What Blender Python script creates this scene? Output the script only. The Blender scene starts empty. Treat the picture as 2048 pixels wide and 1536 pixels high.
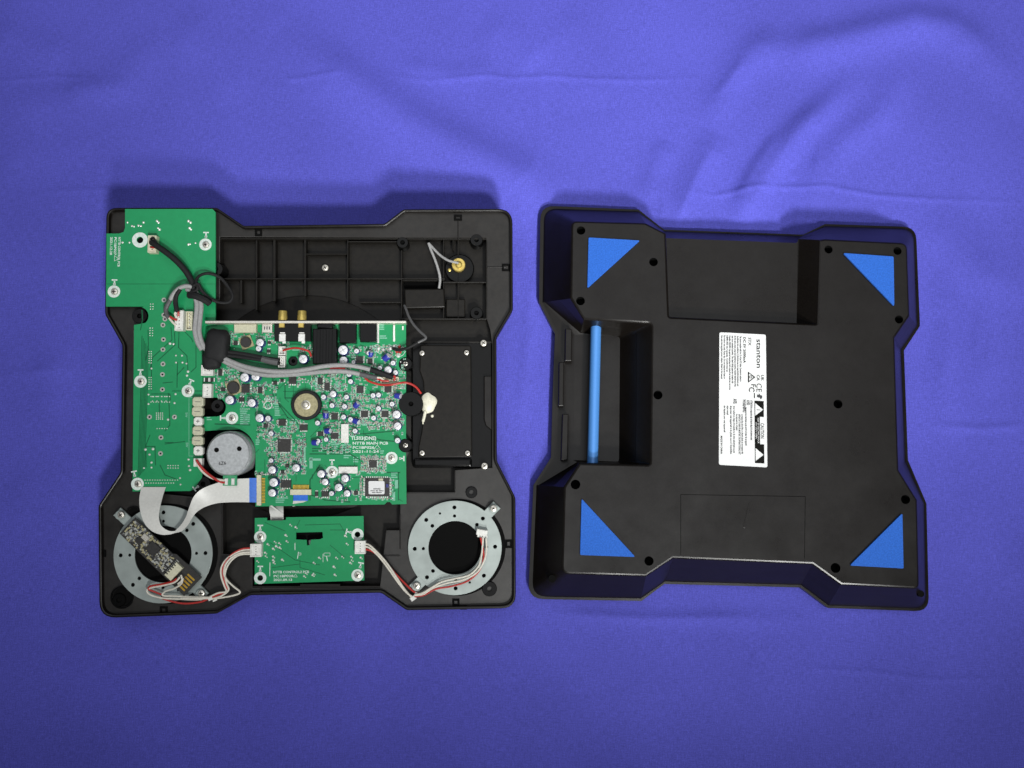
import bpy, bmesh, math, random
from mathutils import Vector, Matrix
from math import radians as R, sin, cos, pi
random.seed(7)
sc = bpy.context.scene
C = sc.collection
K = 0.0003                 # metres per unit used below (one unit is about 0.3 mm on the cloth)
F = 1593.0                 # distance from the lens to the cloth, in those units
TILT = R(8.5)

# ------------------------------------------------------------------ camera
cam_pos = Vector((0, -F*sin(TILT), F*cos(TILT)))
cd = bpy.data.cameras.new('camera'); cam = bpy.data.objects.new('camera', cd); C.objects.link(cam)
cd.sensor_width = 36; cd.lens = 36*F/2048; cd.clip_start = 0.01; cd.clip_end = 20
cam.location = cam_pos*K; cam.rotation_euler = (TILT, 0, 0)
sc.camera = cam

# ------------------------------------------------------------------ light
w = bpy.data.worlds.new('World'); sc.world = w; w.use_nodes = True
w.node_tree.nodes['Background'].inputs[0].default_value = (0.85, 0.9, 1.0, 1)
w.node_tree.nodes['Background'].inputs[1].default_value = 0.05
def aim(o, t):
    o.rotation_euler = (Vector(t)-o.location).to_track_quat('-Z', 'Y').to_euler()
def spot(name, loc, target, watts, size, radius, col, blend=1.0):
    l = bpy.data.lights.new(name, 'SPOT'); l.energy = watts; l.spot_size = R(size); l.spot_blend = blend
    l.shadow_soft_size = radius; l.color = col
    o = bpy.data.objects.new(name, l); C.objects.link(o); o.location = Vector(loc)*K; aim(o, Vector(target)*K)
spot('room_lamp', (1250, -2350, 3700), (-535, 1113, 0), 56, 44, 0.070, (1.0, 1.0, 0.97))
spot('room_lamp', (1400, -4100, 4000), (496, 1486, 0), 160, 32.4, 0.10, (1.0, 1.0, 0.97))
al = bpy.data.lights.new('ceiling_bounce_fill', 'AREA'); al.energy = 11; al.shape = 'DISK'; al.size = 2.0; al.color = (0.95, 0.97, 1.0)  # added fill standing in for light bounced off the ceiling
ao = bpy.data.objects.new('ceiling_bounce_fill', al); C.objects.link(ao); ao.location = (0.1, 0.3, 1.7); aim(ao, (0, 0, 0))
sc.view_settings.view_transform = 'Standard'; sc.view_settings.look = 'None'
sc.view_settings.exposure = 0.0; sc.view_settings.gamma = 1.0
try:
    sc.cycles.use_denoising = True; sc.cycles.max_bounces = 6
except Exception: pass

# ------------------------------------------------------------------ frames: where a point of the picture lies on a plane of the place
Rt = Matrix.Rotation(TILT, 3, 'X')
class Frame:
    def __init__(s, origin, tilt, roll=0.0):
        s.o = Vector(origin)
        s.R = Matrix.Rotation(tilt, 3, 'X') @ Matrix.Rotation(roll, 3, 'Y'); s.Ri = s.R.transposed()
        m = s.R.to_4x4(); m.translation = s.o*K; s.M = m
        s.c = s.Ri @ (cam_pos-s.o)
    def __call__(s, x, y, h=0.0):
        d = s.Ri @ (Rt @ Vector(((x-1024)/F, -(y-768)/F, -1.0)))
        t = (h-s.c.z)/d.z
        return s.c + d*t
    def k(s, x, y, h=0.0):
        """how many units one pixel spans there"""
        d = s.Ri @ (Rt @ Vector(((x-1024)/F, -(y-768)/F, -1.0)))
        return (h-s.c.z)/d.z/F
G = Frame((0, 0, 0), 0)                                  # the cloth
o_ = G(615, 825, 48)
L = Frame(o_, R(5.0), R(2.7))                                    # the opened half lies propped up at its far end
def pts(fr, lst, h): return [fr(p[0], p[1], h).to_2d() for p in lst]

# ------------------------------------------------------------------ materials
def mat(name, col, rough=0.5, metal=0.0, spec=0.5, var=0.06, vs=900.0, bump=0.0, bs=4000.0, coat=0.0, rv=0.0):
    m = bpy.data.materials.new(name); m.use_nodes = True
    nt = m.node_tree; b = nt.nodes['Principled BSDF']
    b.inputs['Roughness'].default_value = rough; b.inputs['Metallic'].default_value = metal
    b.inputs['Specular IOR Level'].default_value = spec
    if coat: b.inputs['Coat Weight'].default_value = coat; b.inputs['Coat Roughness'].default_value = 0.15
    tc = nt.nodes.new('ShaderNodeTexCoord')
    n = nt.nodes.new('ShaderNodeTexNoise'); n.inputs['Scale'].default_value = vs; n.inputs['Detail'].default_value = 3
    nt.links.new(tc.outputs['Object'], n.inputs['Vector'])
    r = nt.nodes.new('ShaderNodeValToRGB')
    c = Vector(col)
    r.color_ramp.elements[0].position = 0.3; r.color_ramp.elements[1].position = 0.7
    r.color_ramp.elements[0].color = (*[max(0, x*(1-var*2)) for x in c], 1)
    r.color_ramp.elements[1].color = (*[min(1, x*(1+var*2)) for x in c], 1)
    nt.links.new(n.outputs['Fac'], r.inputs['Fac']); nt.links.new(r.outputs['Color'], b.inputs['Base Color'])
    if rv:
        n3 = nt.nodes.new('ShaderNodeTexNoise'); n3.inputs['Scale'].default_value = 28; n3.inputs['Detail'].default_value = 6; n3.inputs['Roughness'].default_value = 0.7
        nt.links.new(tc.outputs['Object'], n3.inputs['Vector'])
        mr = nt.nodes.new('ShaderNodeMapRange'); mr.inputs['From Min'].default_value = 0.3; mr.inputs['From Max'].default_value = 0.7
        mr.inputs['To Min'].default_value = rough-rv; mr.inputs['To Max'].default_value = rough+rv
        nt.links.new(n3.outputs['Fac'], mr.inputs['Value']); nt.links.new(mr.outputs['Result'], b.inputs['Roughness'])
        m3 = nt.nodes.new('ShaderNodeMapRange'); m3.inputs['From Min'].default_value = 0.3; m3.inputs['From Max'].default_value = 0.7
        m3.inputs['To Min'].default_value = spec*0.75; m3.inputs['To Max'].default_value = spec*1.2
        nt.links.new(n3.outputs['Fac'], m3.inputs['Value']); nt.links.new(m3.outputs['Result'], b.inputs['Specular IOR Level'])
    if bump:
        n2 = nt.nodes.new('ShaderNodeTexNoise'); n2.inputs['Scale'].default_value = bs; n2.inputs['Detail'].default_value = 2
        nt.links.new(tc.outputs['Object'], n2.inputs['Vector'])
        bp = nt.nodes.new('ShaderNodeBump'); bp.inputs['Strength'].default_value = bump; bp.inputs['Distance'].default_value = 0.0001
        nt.links.new(n2.outputs['Fac'], bp.inputs['Height']); nt.links.new(bp.outputs['Normal'], b.inputs['Normal'])
    return m
M = dict(
    cloth=mat('woven_cloth', (0.092, 0.094, 0.49), 0.85, spec=0.12, var=0.08, vs=1600, bump=0.55, bs=2200),
    shell=mat('black_plastic', (0.0060, 0.0047, 0.0038), 0.32, spec=0.35, var=0.15, vs=1500, bump=0.18, bs=3600, rv=0.07),
    inner=mat('black_moulding', (0.0075, 0.0064, 0.0050), 0.42, spec=0.24, var=0.15, vs=400, bump=0.15, bs=3000),
    flange=mat('black_moulding_lit', (0.0095, 0.0080, 0.0065), 0.42, spec=0.50, var=0.15, vs=400, bump=0.3, bs=3000, rv=0.06),  # same moulding as the pit, made paler and shinier where it catches light
    gloss=mat('smooth_black_plastic', (0.003, 0.003, 0.003), 0.22, spec=0.22, var=0.1),
    rubber=mat('black_rubber', (0.012, 0.012, 0.013), 0.7, spec=0.3),
    hole=mat('hole_shade', (0.003, 0.003, 0.003), 0.8, spec=0.08),  # near-black colour standing in for the shade inside holes and gaps
    pcb=mat('green_board', (0.014, 0.265, 0.098), 0.36, spec=0.25, var=0.02, vs=300, coat=0.05),
    trace=mat('board_trace', (0.006, 0.115, 0.045), 0.4, spec=0.25),
    pcb2=mat('light_green_board', (0.05, 0.30, 0.14), 0.4, spec=0.4),
    silk=mat('white_print', (0.62, 0.70, 0.66), 0.6),
    silkd=mat('pale_print', (0.18, 0.45, 0.32), 0.6),
    solder=mat('solder', (0.78, 0.78, 0.75), 0.35, metal=0.35),
    tin=mat('dull_tin', (0.42, 0.43, 0.40), 0.4, metal=0.3, var=0.2, vs=3000),
    steel=mat('plated_steel', (0.70, 0.67, 0.60), 0.38, metal=0.7, var=0.1, vs=2000),
    zinc=mat('zinc_plate', (0.33, 0.375, 0.36), 0.48, metal=0.35, var=0.07, vs=90, rv=0.1, bump=0.2, bs=2500),
    brass=mat('brass', (0.62, 0.47, 0.13), 0.3, metal=0.55),
    gold=mat('gold_contact', (0.80, 0.50, 0.08), 0.3, metal=0.8),
    white=mat('white_nylon', (0.72, 0.72, 0.68), 0.5),
    cream=mat('cream_nylon', (0.60, 0.58, 0.43), 0.5),
    beige=mat('beige_plastic', (0.50, 0.49, 0.36), 0.5),
    tan=mat('tan_fibre', (0.33, 0.30, 0.17), 0.6, var=0.1),
    navy=mat('dark_blue_sleeve', (0.035, 0.04, 0.19), 0.3, var=0.1),
    blue=mat('blue_sleeve', (0.03, 0.04, 0.32), 0.3),
    alu=mat('aluminium_top', (0.78, 0.78, 0.80), 0.4, metal=0.3),
    chip=mat('chip_epoxy', (0.022, 0.021, 0.020), 0.5, var=0.15),
    grey=mat('grey_sleeve', (0.30, 0.30, 0.30), 0.5),
    dgrey=mat('dark_grey_sleeve', (0.085, 0.085, 0.088), 0.5),
    red=mat('red_wire', (0.42, 0.025, 0.02), 0.45),
    wire=mat('white_wire', (0.66, 0.63, 0.55), 0.5),
    ribbon=mat('ribbon_film', (0.60, 0.60, 0.57), 0.35, var=0.03),
    stiff=mat('blue_stiffener', (0.02, 0.14, 0.60), 0.4),
    foam=mat('blue_foam', (0.024, 0.118, 0.50), 0.8, spec=0.2, var=0.09, vs=1300, bump=0.6, bs=2600),
    rod=mat('blue_anodised', (0.085, 0.28, 0.70), 0.36, spec=0.5, metal=0.2, var=0.012),
    paper=mat('white_label', (0.70, 0.71, 0.71), 0.5, var=0.01),
    ink=mat('black_ink', (0.007, 0.007, 0.006), 0.8, spec=0.1),
    inkl=mat('grey_ink', (0.05, 0.05, 0.055), 0.6),
    glue=mat('glue_blob', (0.70, 0.68, 0.55), 0.45),
    silver=mat('motor_can', (0.47, 0.49, 0.50), 0.45, metal=0.55, var=0.07, vs=700, rv=0.08),
)

def cloth_weave(m):
    """threads running both ways and a slow unevenness of the dye"""
    nt = m.node_tree; b = nt.nodes['Principled BSDF']; src = b.inputs['Base Color'].links[0].from_socket
    tc = nt.nodes.new('ShaderNodeTexCoord'); out = src
    for sx, sy, lo, hi in ((220, 1900, .90, 1.10), (1900, 220, .90, 1.10), (14, 14, .93, 1.06)):
        mp = nt.nodes.new('ShaderNodeMapping'); mp.inputs['Scale'].default_value = (sx, sy, 1)
        nt.links.new(tc.outputs['Object'], mp.inputs['Vector'])
        n = nt.nodes.new('ShaderNodeTexNoise'); n.inputs['Scale'].default_value = 1; n.inputs['Detail'].default_value = 2
        nt.links.new(mp.outputs['Vector'], n.inputs['Vector'])
        r = nt.nodes.new('ShaderNodeMapRange'); r.inputs['From Min'].default_value = .3; r.inputs['From Max'].default_value = .7
        r.inputs['To Min'].default_value = lo; r.inputs['To Max'].default_value = hi
        nt.links.new(n.outputs['Fac'], r.inputs['Value'])
        mx = nt.nodes.new('ShaderNodeVectorMath'); mx.operation = 'SCALE'
        nt.links.new(out, mx.inputs[0]); nt.links.new(r.outputs['Result'], mx.inputs['Scale']); out = mx.outputs['Vector']
    nt.links.new(out, b.inputs['Base Color'])
cloth_weave(M['cloth'])

# ------------------------------------------------------------------ mesh building (coordinates in the units above, in a frame)
class MB:
    def __init__(s): s.v = []; s.f = []; s.m = []
    def add(s, v, f, mi=0, T=None):
        b = len(s.v)
        s.v += [tuple(T @ Vector(p)) if T else tuple(p) for p in v]
        s.f += [tuple(i+b for i in q) for q in f]; s.m += [mi]*len(f); return s
    def prism(s, poly, a, b, mi=0, top=None):
        n = len(poly); top = top or poly
        v = [(p[0], p[1], a) for p in poly]+[(p[0], p[1], b) for p in top]
        f = [tuple(range(n))[::-1], tuple(range(n, 2*n))]+[(i, (i+1) % n, n+(i+1) % n, n+i) for i in range(n)]
        return s.add(v, f, mi)
    def box(s, c, d, rot=0.0, mi=0, bev=0.0):
        x, y, z = d[0]/2, d[1]/2, d[2]
        T = Matrix.Translation(c) @ Matrix.Rotation(rot, 4, 'Z')
        if bev:
            q = lambda e: [(-x+e, -y+e), (x-e, -y+e), (x-e, y-e), (-x+e, y-e)]
            v = [(*p, 0) for p in q(0)]+[(*p, z-bev) for p in q(0)]+[(*p, z) for p in q(bev)]
            f = [(3, 2, 1, 0), (8, 9, 10, 11)]+[(i+k, (i+1) % 4+k, (i+1) % 4+k+4, i+k+4) for k in (0, 4) for i in range(4)]
        else:
            v = [(-x, -y, 0), (x, -y, 0), (x, y, 0), (-x, y, 0), (-x, -y, z), (x, -y, z), (x, y, z), (-x, y, z)]
            f = [(3, 2, 1, 0), (4, 5, 6, 7), (0, 1, 5, 4), (1, 2, 6, 5), (2, 3, 7, 6), (3, 0, 4, 7)]
        return s.add(v, f, mi, T)
    def lathe(s, c, prof, n=20, mi=0, T=None):
        """prof: (radius, height) from bottom to top; closed with caps"""
        v = []; f = []
        for r, h in prof:
            v += [(r*cos(2*pi*i/n), r*sin(2*pi*i/n), h) for i in range(n)]
        for k in range(len(prof)-1):
            f += [(k*n+i, k*n+(i+1) % n, (k+1)*n+(i+1) % n, (k+1)*n+i) for i in range(n)]
        f += [tuple(range(n))[::-1], tuple(range((len(prof)-1)*n, len(prof)*n))]
        X = Matrix.Translation(c)
        return s.add(v, f, mi, X @ T if T else X)
    def ringflat(s, c, ri, ro, h=0.35, n=28, mi=0):
        v = [(r*cos(2*pi*i/n), r*sin(2*pi*i/n), z) for r, z in ((ri, 0), (ri, h), (ro, h), (ro, 0)) for i in range(n)]
        f = [(k*n+i, k*n+(i+1) % n, (k+1)*n+(i+1) % n, (k+1)*n+i) for k in range(3) for i in range(n)]
        return s.add(v, f, mi, Matrix.Translation(c))
    def tube(s, path, r, n=8, mi=0, sub=6):
        P = smooth(path, sub); v = []; f = []; up = Vector((0, 0, 1))
        for i, p in enumerate(P):
            t = (P[min(i+1, len(P)-1)]-P[max(i-1, 0)])
            t = t.normalized() if t.length > 1e-6 else Vector((1, 0, 0))
            a = t.cross(up); a = a.normalized() if a.length > 1e-3 else Vector((1, 0, 0)); b = a.cross(t)
            v += [p+a*(r*cos(2*pi*k/n))+b*(r*sin(2*pi*k/n)) for k in range(n)]
        m = len(P)
        f = [(i*n+k, i*n+(k+1) % n, (i+1)*n+(k+1) % n, (i+1)*n+k) for i in range(m-1) for k in range(n)]
        f += [tuple(range(n)), tuple(range((m-1)*n, m*n))[::-1]]
        return s.add(v, f, mi)
    def sheet(s, ea, eb, th=0.9, mi=0, sub=6, cols=6):
        A = smooth(ea, sub); B = smooth(eb, sub); n = len(A); v = []
        for off in (0, th):
            for i in range(n):
                for j in range(cols+1):
                    v.append(A[i].lerp(B[i], j/cols)+Vector((0, 0, off)))
        c = cols+1; f = []
        for i in range(n-1):
            for j in range(cols):
                q = (i*c+j, i*c+j+1, (i+1)*c+j+1, (i+1)*c+j)
                f.append(q); f.append(tuple(x+n*c for x in q)[::-1])
        for i in range(n-1):
            for j in (0, cols):
                f.append((i*c+j, (i+1)*c+j, (i+1)*c+j+n*c, i*c+j+n*c))
        for i in (0, n-1):
            for j in range(cols): f.append((i*c+j, i*c+j+1, i*c+j+1+n*c, i*c+j+n*c))
        return s.add(v, f, mi)
    def plate(s, outer, holes, a, b, bev=0.0, mi=0):
        cu = bpy.data.curves.new('tmp', 'CURVE'); cu.dimensions = '2D'; cu.fill_mode = 'BOTH'
        cu.extrude = (b-a)/2-bev; cu.bevel_depth = bev; cu.bevel_resolution = 1; cu.offset = -bev
        for poly in [outer]+list(holes):
            sp = cu.splines.new('POLY'); sp.points.add(len(poly)-1); sp.use_cyclic_u = True
            for q, p in zip(sp.points, poly): q.co = (p[0], p[1], 0, 1)
        s.addcurve(cu, Matrix.Translation((0, 0, (a+b)/2)), mi); return s
    def addcurve(s, cu, T, mi):
        ob = bpy.data.objects.new('tmp', cu); me = ob.to_mesh()
        s.add([p.co[:] for p in me.vertices], [tuple(p.vertices) for p in me.polygons], mi, T)
        ob.to_mesh_clear(); bpy.data.objects.remove(ob); bpy.data.curves.remove(cu)
    def text(s, body, p, cap, rot=0.0, mi=0, sx=1.0, th=0.3, bold=0.0, width=None):
        """flat print; p is the left end of the base line; cap is the height of a capital"""
        cu = bpy.data.curves.new('tmp', 'FONT'); cu.body = body; cu.size = cap/0.72; cu.extrude = th/2; cu.resolution_u = 2
        cu.offset = bold
        if width:
            ob = bpy.data.objects.new('tmp', cu); me = ob.to_mesh(); xs = [q.co.x for q in me.vertices]; ob.to_mesh_clear(); bpy.data.objects.remove(ob)
            sx = width/max(1e-3, max(xs)-min(xs))
        T = Matrix.Translation(p) @ Matrix.Rotation(rot, 4, 'Z') @ Matrix.Diagonal((sx, 1, 1, 1))
        s.addcurve(cu, T, mi); return s
    def mesh(s, name, mats, flat=True, ang=35):
        me = bpy.data.meshes.new(name); me.from_pydata([(p[0]*K, p[1]*K, p[2]*K) for p in s.v], [], s.f)
        for m in (mats if isinstance(mats, (list, tuple)) else [mats]): me.materials.append(M[m])
        me.polygons.foreach_set('material_index', s.m)
        bm = bmesh.new(); bm.from_mesh(me); bmesh.ops.recalc_face_normals(bm, faces=bm.faces); bm.to_mesh(me); bm.free()
        if not flat:
            me.polygons.foreach_set('use_smooth', [True]*len(me.polygons))
            try: me.set_sharp_from_angle(angle=R(ang))
            except Exception: pass
        me.update(); return me
def smooth(path, sub=6):
    P = [Vector(p) for p in path]
    if len(P) < 3 or sub <= 1: return P
    Q = [2*P[0]-P[1]]+P+[2*P[-1]-P[-2]]; out = []
    for i in range(1, len(Q)-2):
        for k in range(sub):
            t = k/sub; a, b, c, d = Q[i-1], Q[i], Q[i+1], Q[i+2]
            out.append(0.5*((2*b)+(c-a)*t+(2*a-5*b+4*c-d)*t*t+(3*b-a-3*c+d)*t**3))
    return out+[P[-1]]
def fillet(corners, seg=5):
    """corners: (x, y) or (x, y, radius)"""
    out = []; n = len(corners)
    for i, c in enumerate(corners):
        p = Vector(c[:2])
        if len(c) < 3: out.append(p); continue
        a = Vector(corners[i-1][:2]); b = Vector(corners[(i+1) % n][:2]); r = c[2]
        u = (a-p).normalized(); v = (b-p).normalized(); p0 = p+u*r; p1 = p+v*r
        for k in range(seg+1):
            t = k/seg; out.append((1-t)**2*p0+2*t*(1-t)*p+t*t*p1)
    return out
def circ(x, y, r, n=20): return [(x+r*cos(2*pi*i/n), y+r*sin(2*pi*i/n)) for i in range(n)]

ROOT = {}
def link(o, parent=None):
    C.objects.link(o)
    if parent: o.parent = parent
    return o
def thing(name, label, cat, fr, at, group=None):
    o = link(bpy.data.objects.new(name, None)); p = Vector(at)
    o.empty_display_size = 0.005
    o.matrix_world = fr.M @ Matrix.Translation(p*K)
    o['label'] = label; o['category'] = cat
    if group: o['group'] = group
    ROOT[o.name] = (p, fr); return o
def part(name, mb, mats, root, at=None, rot=None, flat=True, label=None, kind=None, sub_of=None, scale=None, ang=35):
    """at=None: the vertices are in the frame; else the mesh stands at that point of the frame"""
    me = mb if isinstance(mb, bpy.types.Mesh) else mb.mesh(name, mats, flat, ang)
    o = bpy.data.objects.new(name, me); link(o, sub_of or root)
    base = ROOT[root.name][0]
    if sub_of is not None:
        q = SUB[sub_of.name]
        o.location = (Vector(at)-q)*K if at is not None else -q*K
        if at is not None and scale is None and rot is None and o.location.length < 1e-9: o.location = (0, 0, 0)
    else:
        q = Vector(at) if at is not None else Vector((0, 0, 0))
        o.location = (q-base)*K; SUB[o.name] = q
        if rot: o.rotation_euler = rot
    if scale: o.scale = scale
    if label: o['label'] = label
    if kind: o['kind'] = kind
    return o
SUB = {}
def tag(o, label, cat, group=None):
    o['label'] = label; o['category'] = cat
    if group: o['group'] = group
    return o
def solo(name, mb, mats, fr, label, cat, at, group=None, flat=False):
    """a thing that is one mesh; at = its base point in the frame"""
    p = Vector(at); b = MB(); b.v = [tuple(Vector(v)-p) for v in mb.v]; b.f = mb.f; b.m = mb.m
    o = link(bpy.data.objects.new(name, b.mesh(name, mats, flat))); o.matrix_world = fr.M @ Matrix.Translation(p*K)
    return tag(o, label, cat, group)

# ------------------------------------------------------------------ the cloth
def seg_d(x, y, a, b):
    dx, dy = b[0]-a[0], b[1]-a[1]; l2 = dx*dx+dy*dy
    t = max(0, min(1, ((x-a[0])*dx+(y-a[1])*dy)/l2))
    ex, ey = x-a[0]-t*dx, y-a[1]-t*dy
    return math.hypot(ex, ey), t
FOLDS = [  # (polyline in the picture, height, half width)
    ([(1510, 112), (1600, 98), (1680, 84), (1750, 66), (1830, 46), (1900, 58), (1960, 100), (2040, 190)], 9, 36),
    ([(1560, 60), (1500, 115), (1455, 175), (1418, 260)], 5, 32),
    ([(1700, 170), (1600, 260), (1545, 330), (1500, 400), (1478, 450)], 9, 27),
    ([(1800, 140), (1760, 230), (1680, 290), (1645, 340), (1632, 420)], 4.5, 32),
    ([(1440, 270), (1392, 350), (1345, 450)], 5, 30),
    ([(1335, 280), (1310, 340), (1296, 410)], 3, 24),
    ([(560, 60), (675, 150), (800, 240), (940, 310), (1040, 360), (1095, 420)], 11, 48),
    ([(130, 188), (190, 178), (260, 185)], 2.5, 22),
    ([(-20, 60), (60, 95), (140, 120)], 3.5, 34),
    ([(-10, 215), (120, 205), (240, 165), (330, 60)], 3, 40),
    ([(800, 130), (905, 150), (990, 140)], 2, 22),
    ([(1850, 430), (1930, 520), (2060, 600)], 3, 45),
    ([(1870, 640), (1930, 860), (1980, 1000)], 2, 55),
    ([(1700, 1420), (1850, 1300), (2000, 1220)], 2, 60),
    ([(1065, 560), (1050, 700), (1040, 860)], 2.0, 14),
    ([(1030, 520), (1075, 600)], 2.0, 12),
    ([(300, 1420), (700, 1470), (1200, 1440)], 2, 70),
    ([(1880, 540), (1900, 640), (1890, 760), (1910, 880)], 3.5, 26), ([(1960, 500), (1985, 640), (1975, 800)], 3.5, 30), ([(1930, 960), (1990, 1100), (2050, 1180)], 3, 40),
    ([(60, 560), (110, 700), (90, 860)], 3, 40), ([(-10, 700), (60, 745), (150, 735)], 2.5, 24), ([(20, 950), (100, 1000), (170, 1090)], 3, 36), ([(-10, 330), (80, 300), (190, 290)], 2.5, 40),
    ([(350, 40), (430, 110), (470, 210)], 3, 45), ([(1120, 20), (1180, 110), (1190, 220)], 2.5, 50), ([(960, 40), (1040, 90), (1080, 130)], 2.5, 40),
    ([(1090, 1230), (1300, 1236), (1620, 1240)], 2.0, 16), ([(820, 1260), (900, 1330), (880, 1420)], 2.5, 50), ([(1700, 1480), (1790, 1420), (1900, 1330)], 2.5, 40),
]
CREASES = [
    ([(-20, 162), (40, 160), (100, 154), (190, 158)], 0.9, 3.2), ([(560, 160), (620, 158), (690, 152)], 1.0, 3.0),
    ([(770, 150), (860, 162), (980, 150), (1030, 156), (1100, 152), (1180, 160), (1300, 160), (1400, 154)], 1.0, 3.2),
    ([(70, 384), (150, 380), (260, 376), (330, 372)], 0.8, 3.2),
    ([(1360, 385), (1430, 392), (1500, 378), (1570, 375), (1660, 374), (1750, 390), (1860, 398), (2060, 404)], 1.3, 3.4),
    ([(1078, 150), (1080, 260), (1076, 330)], 0.5, 5), ([(1285, 270), (1287, 330)], 0.5, 5),
    ([(1420, 300), (1380, 380), (1352, 452)], 1.6, 7), ([(1560, 262), (1505, 340), (1470, 410)], 2.2, 9), ([(1490, 120), (1430, 200)], 1.4, 8), ([(1330, 360), (1322, 450)], 1.0, 6), ([(1640, 280), (1630, 350)], 1.0, 6), ([(1960, 610), (1950, 700), (1965, 780)], 1.0, 6), ([(1860, 852), (1960, 858), (2060, 850)], 1.2, 6),
    ([(1066, 640), (1058, 720), (1070, 800)], 1.2, 6), ([(0, 748), (60, 744), (130, 740)], 1.0, 5), ([(1040, 905), (1052, 960)], 1.0, 6), ([(1110, 1226), (1300, 1238), (1500, 1233)], 1.0, 6),
    ([(1507, 1300), (1505, 1355)], 0.9, 2.6), ([(1580, 1335), (1750, 1345), (1880, 1360), (2040, 1356)], 0.8, 3.4),
]
def build_cloth():
    x0, x1, y0, y1, st = -260, 2310, -220, 1760, 4.0
    nx = int((x1-x0)/st); ny = int((y1-y0)/st)
    import numpy as np
    px = np.linspace(x0, x1, nx+1); py = np.linspace(y0, y1, ny+1)
    X, Y = np.meshgrid(px, py); H = np.zeros_like(X)
    for lst, soft in ((FOLDS, True), (CREASES, False)):
        for line, A, s in lst:
            best = np.full_like(X, 1e9); along = np.zeros_like(X); tot = len(line)-1
            for i in range(tot):
                a, b = line[i], line[i+1]; dx, dy = b[0]-a[0], b[1]-a[1]; l2 = dx*dx+dy*dy
                t = np.clip(((X-a[0])*dx+(Y-a[1])*dy)/l2, 0, 1)
                d = np.hypot(X-a[0]-t*dx, Y-a[1]-t*dy)
                m = d < best; best[m] = d[m]; along[m] = ((i+t)/tot)[m]
            fade = np.clip(np.minimum(along, 1-along)*5, 0.0, 1)
            H += A*(1.75 if soft else 1.9)*np.exp(-(best/(s if soft else s*1.35))**2)*(0.15+0.85*fade if soft else 0.1+0.9*fade)
    rng = np.random.RandomState(3)
    for k in range(26):                                   # slow unevenness of the cloth
        ang = rng.uniform(0, pi); f = rng.uniform(0.004, 0.013); H += rng.uniform(0.15, 0.6)*np.sin((X*cos(ang)+Y*sin(ang))*f+rng.uniform(0, 6))
    edge = lambda a, lo, hi: np.clip((a-lo)/60, 0, 1)*np.clip((hi-a)/60, 0, 1)
    m1 = np.maximum(edge(X, 190, 1050)*edge(Y, 440, 1250), edge(X, 1075, 1870)*edge(Y, 452, 1220))
    H = H*(1-m1)-1.0*m1
    # picture point -> cloth plane
    cx = (X-1024)/F; cy = -(Y-768)/F
    dy_ = cos(TILT)*cy+sin(TILT); dz = sin(TILT)*cy-cos(TILT)
    t = -cam_pos.z/dz
    V = np.stack([cx*t, cam_pos.y+dy_*t, H-2.0], -1).reshape(-1, 3)*K
    idx = np.arange((nx+1)*(ny+1)).reshape(ny+1, nx+1)
    Q = np.stack([idx[:-1, :-1], idx[1:, :-1], idx[1:, 1:], idx[:-1, 1:]], -1).reshape(-1, 4)
    me = bpy.data.meshes.new('cloth'); me.from_pydata(V.tolist(), [], Q.tolist()); me.materials.append(M['cloth'])
    me.polygons.foreach_set('use_smooth', [True]*len(me.polygons)); me.update()
    o = link(bpy.data.objects.new('ground_cloth', me)); o['kind'] = 'structure'; o['label'] = 'purple blue woven cloth with soft folds and creases spread flat'
build_cloth()

# ------------------------------------------------------------------ right half: the base shell, underside up
def resample(c, seg=5): return fillet(c, seg)
FACE = [(1142, 442, 12), (1290, 446), (1332, 467), (1338, 634, 4), (1632, 648, 4), (1637, 480), (1648, 478), (1814, 486, 14), (1819, 632), (1789, 676),
        (1797, 940), (1834, 1000), (1838, 1178, 12), (1681, 1170), (1624, 1129), (1346, 1117), (1292, 1153), (1122, 1148, 16), (1127, 974), (1158, 926),
        (1299, 929, 5), (1302, 648, 8), (1167, 640), (1140, 597)]
NF = len(FACE)
RIM = [(1088, 417, 26), (1277, 423), (1328, 462), (1332, 462.3, 4), (1603, 472, 4), (1607, 472), (1650, 452), (1828, 458, 24), (1835, 652), (1803, 700),
       (1811, 920), (1849, 1008), (1853, 1218, 26), (1657, 1211), (1602, 1170), (1330, 1163), (1282, 1197), (1064, 1193, 30), (1073, 970), (1108, 915),
       (1111, 800, 5), (1114, 720, 8), (1116, 668), (1085, 605)]
RIMO = [(1081, 411, 28), (1277, 419), (1328, 459), (1332, 459.3, 4), (1603, 469, 4), (1607, 469), (1650, 448), (1832, 454, 26), (1840, 652), (1808, 701),
        (1816, 920), (1853, 1007), (1858, 1223, 28), (1656, 1216), (1601, 1175), (1329, 1168), (1283, 1202), (1056, 1198, 32), (1067, 970), (1102, 915),
        (1105, 800, 5), (1108, 720, 8), (1110, 668), (1078, 605)]
ZF = 86.0
def lerpc(t, over=None):
    out = []
    for i in range(NF):
        a, b = FACE[i], RIM[i]
        c = [a[0]+(b[0]-a[0])*t, a[1]+(b[1]-a[1])*t]
        if over and i in over: c = list(over[i])
        if len(a) > 2: c.append(a[2]+(b[2]-a[2])*t)
        out.append(tuple(c))
    return out
def inset(poly, d):
    n = len(poly); ar = sum(poly[i][0]*poly[(i+1) % n][1]-poly[(i+1) % n][0]*poly[i][1] for i in range(n)); sg = 1 if ar > 0 else -1; out = []
    for i in range(n):
        a, b, c = Vector(poly[i-1]), Vector(poly[i]), Vector(poly[(i+1) % n])
        u = (b-a).normalized(); v = (c-b).normalized(); n1 = Vector((-u.y, u.x))*sg; n2 = Vector((-v.y, v.x))*sg
        m = n1+n2; m = m/max(0.35, m.dot(m)/2) if m.length > 1e-6 else n1
        out.append(b+m*d)
    return out
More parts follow.
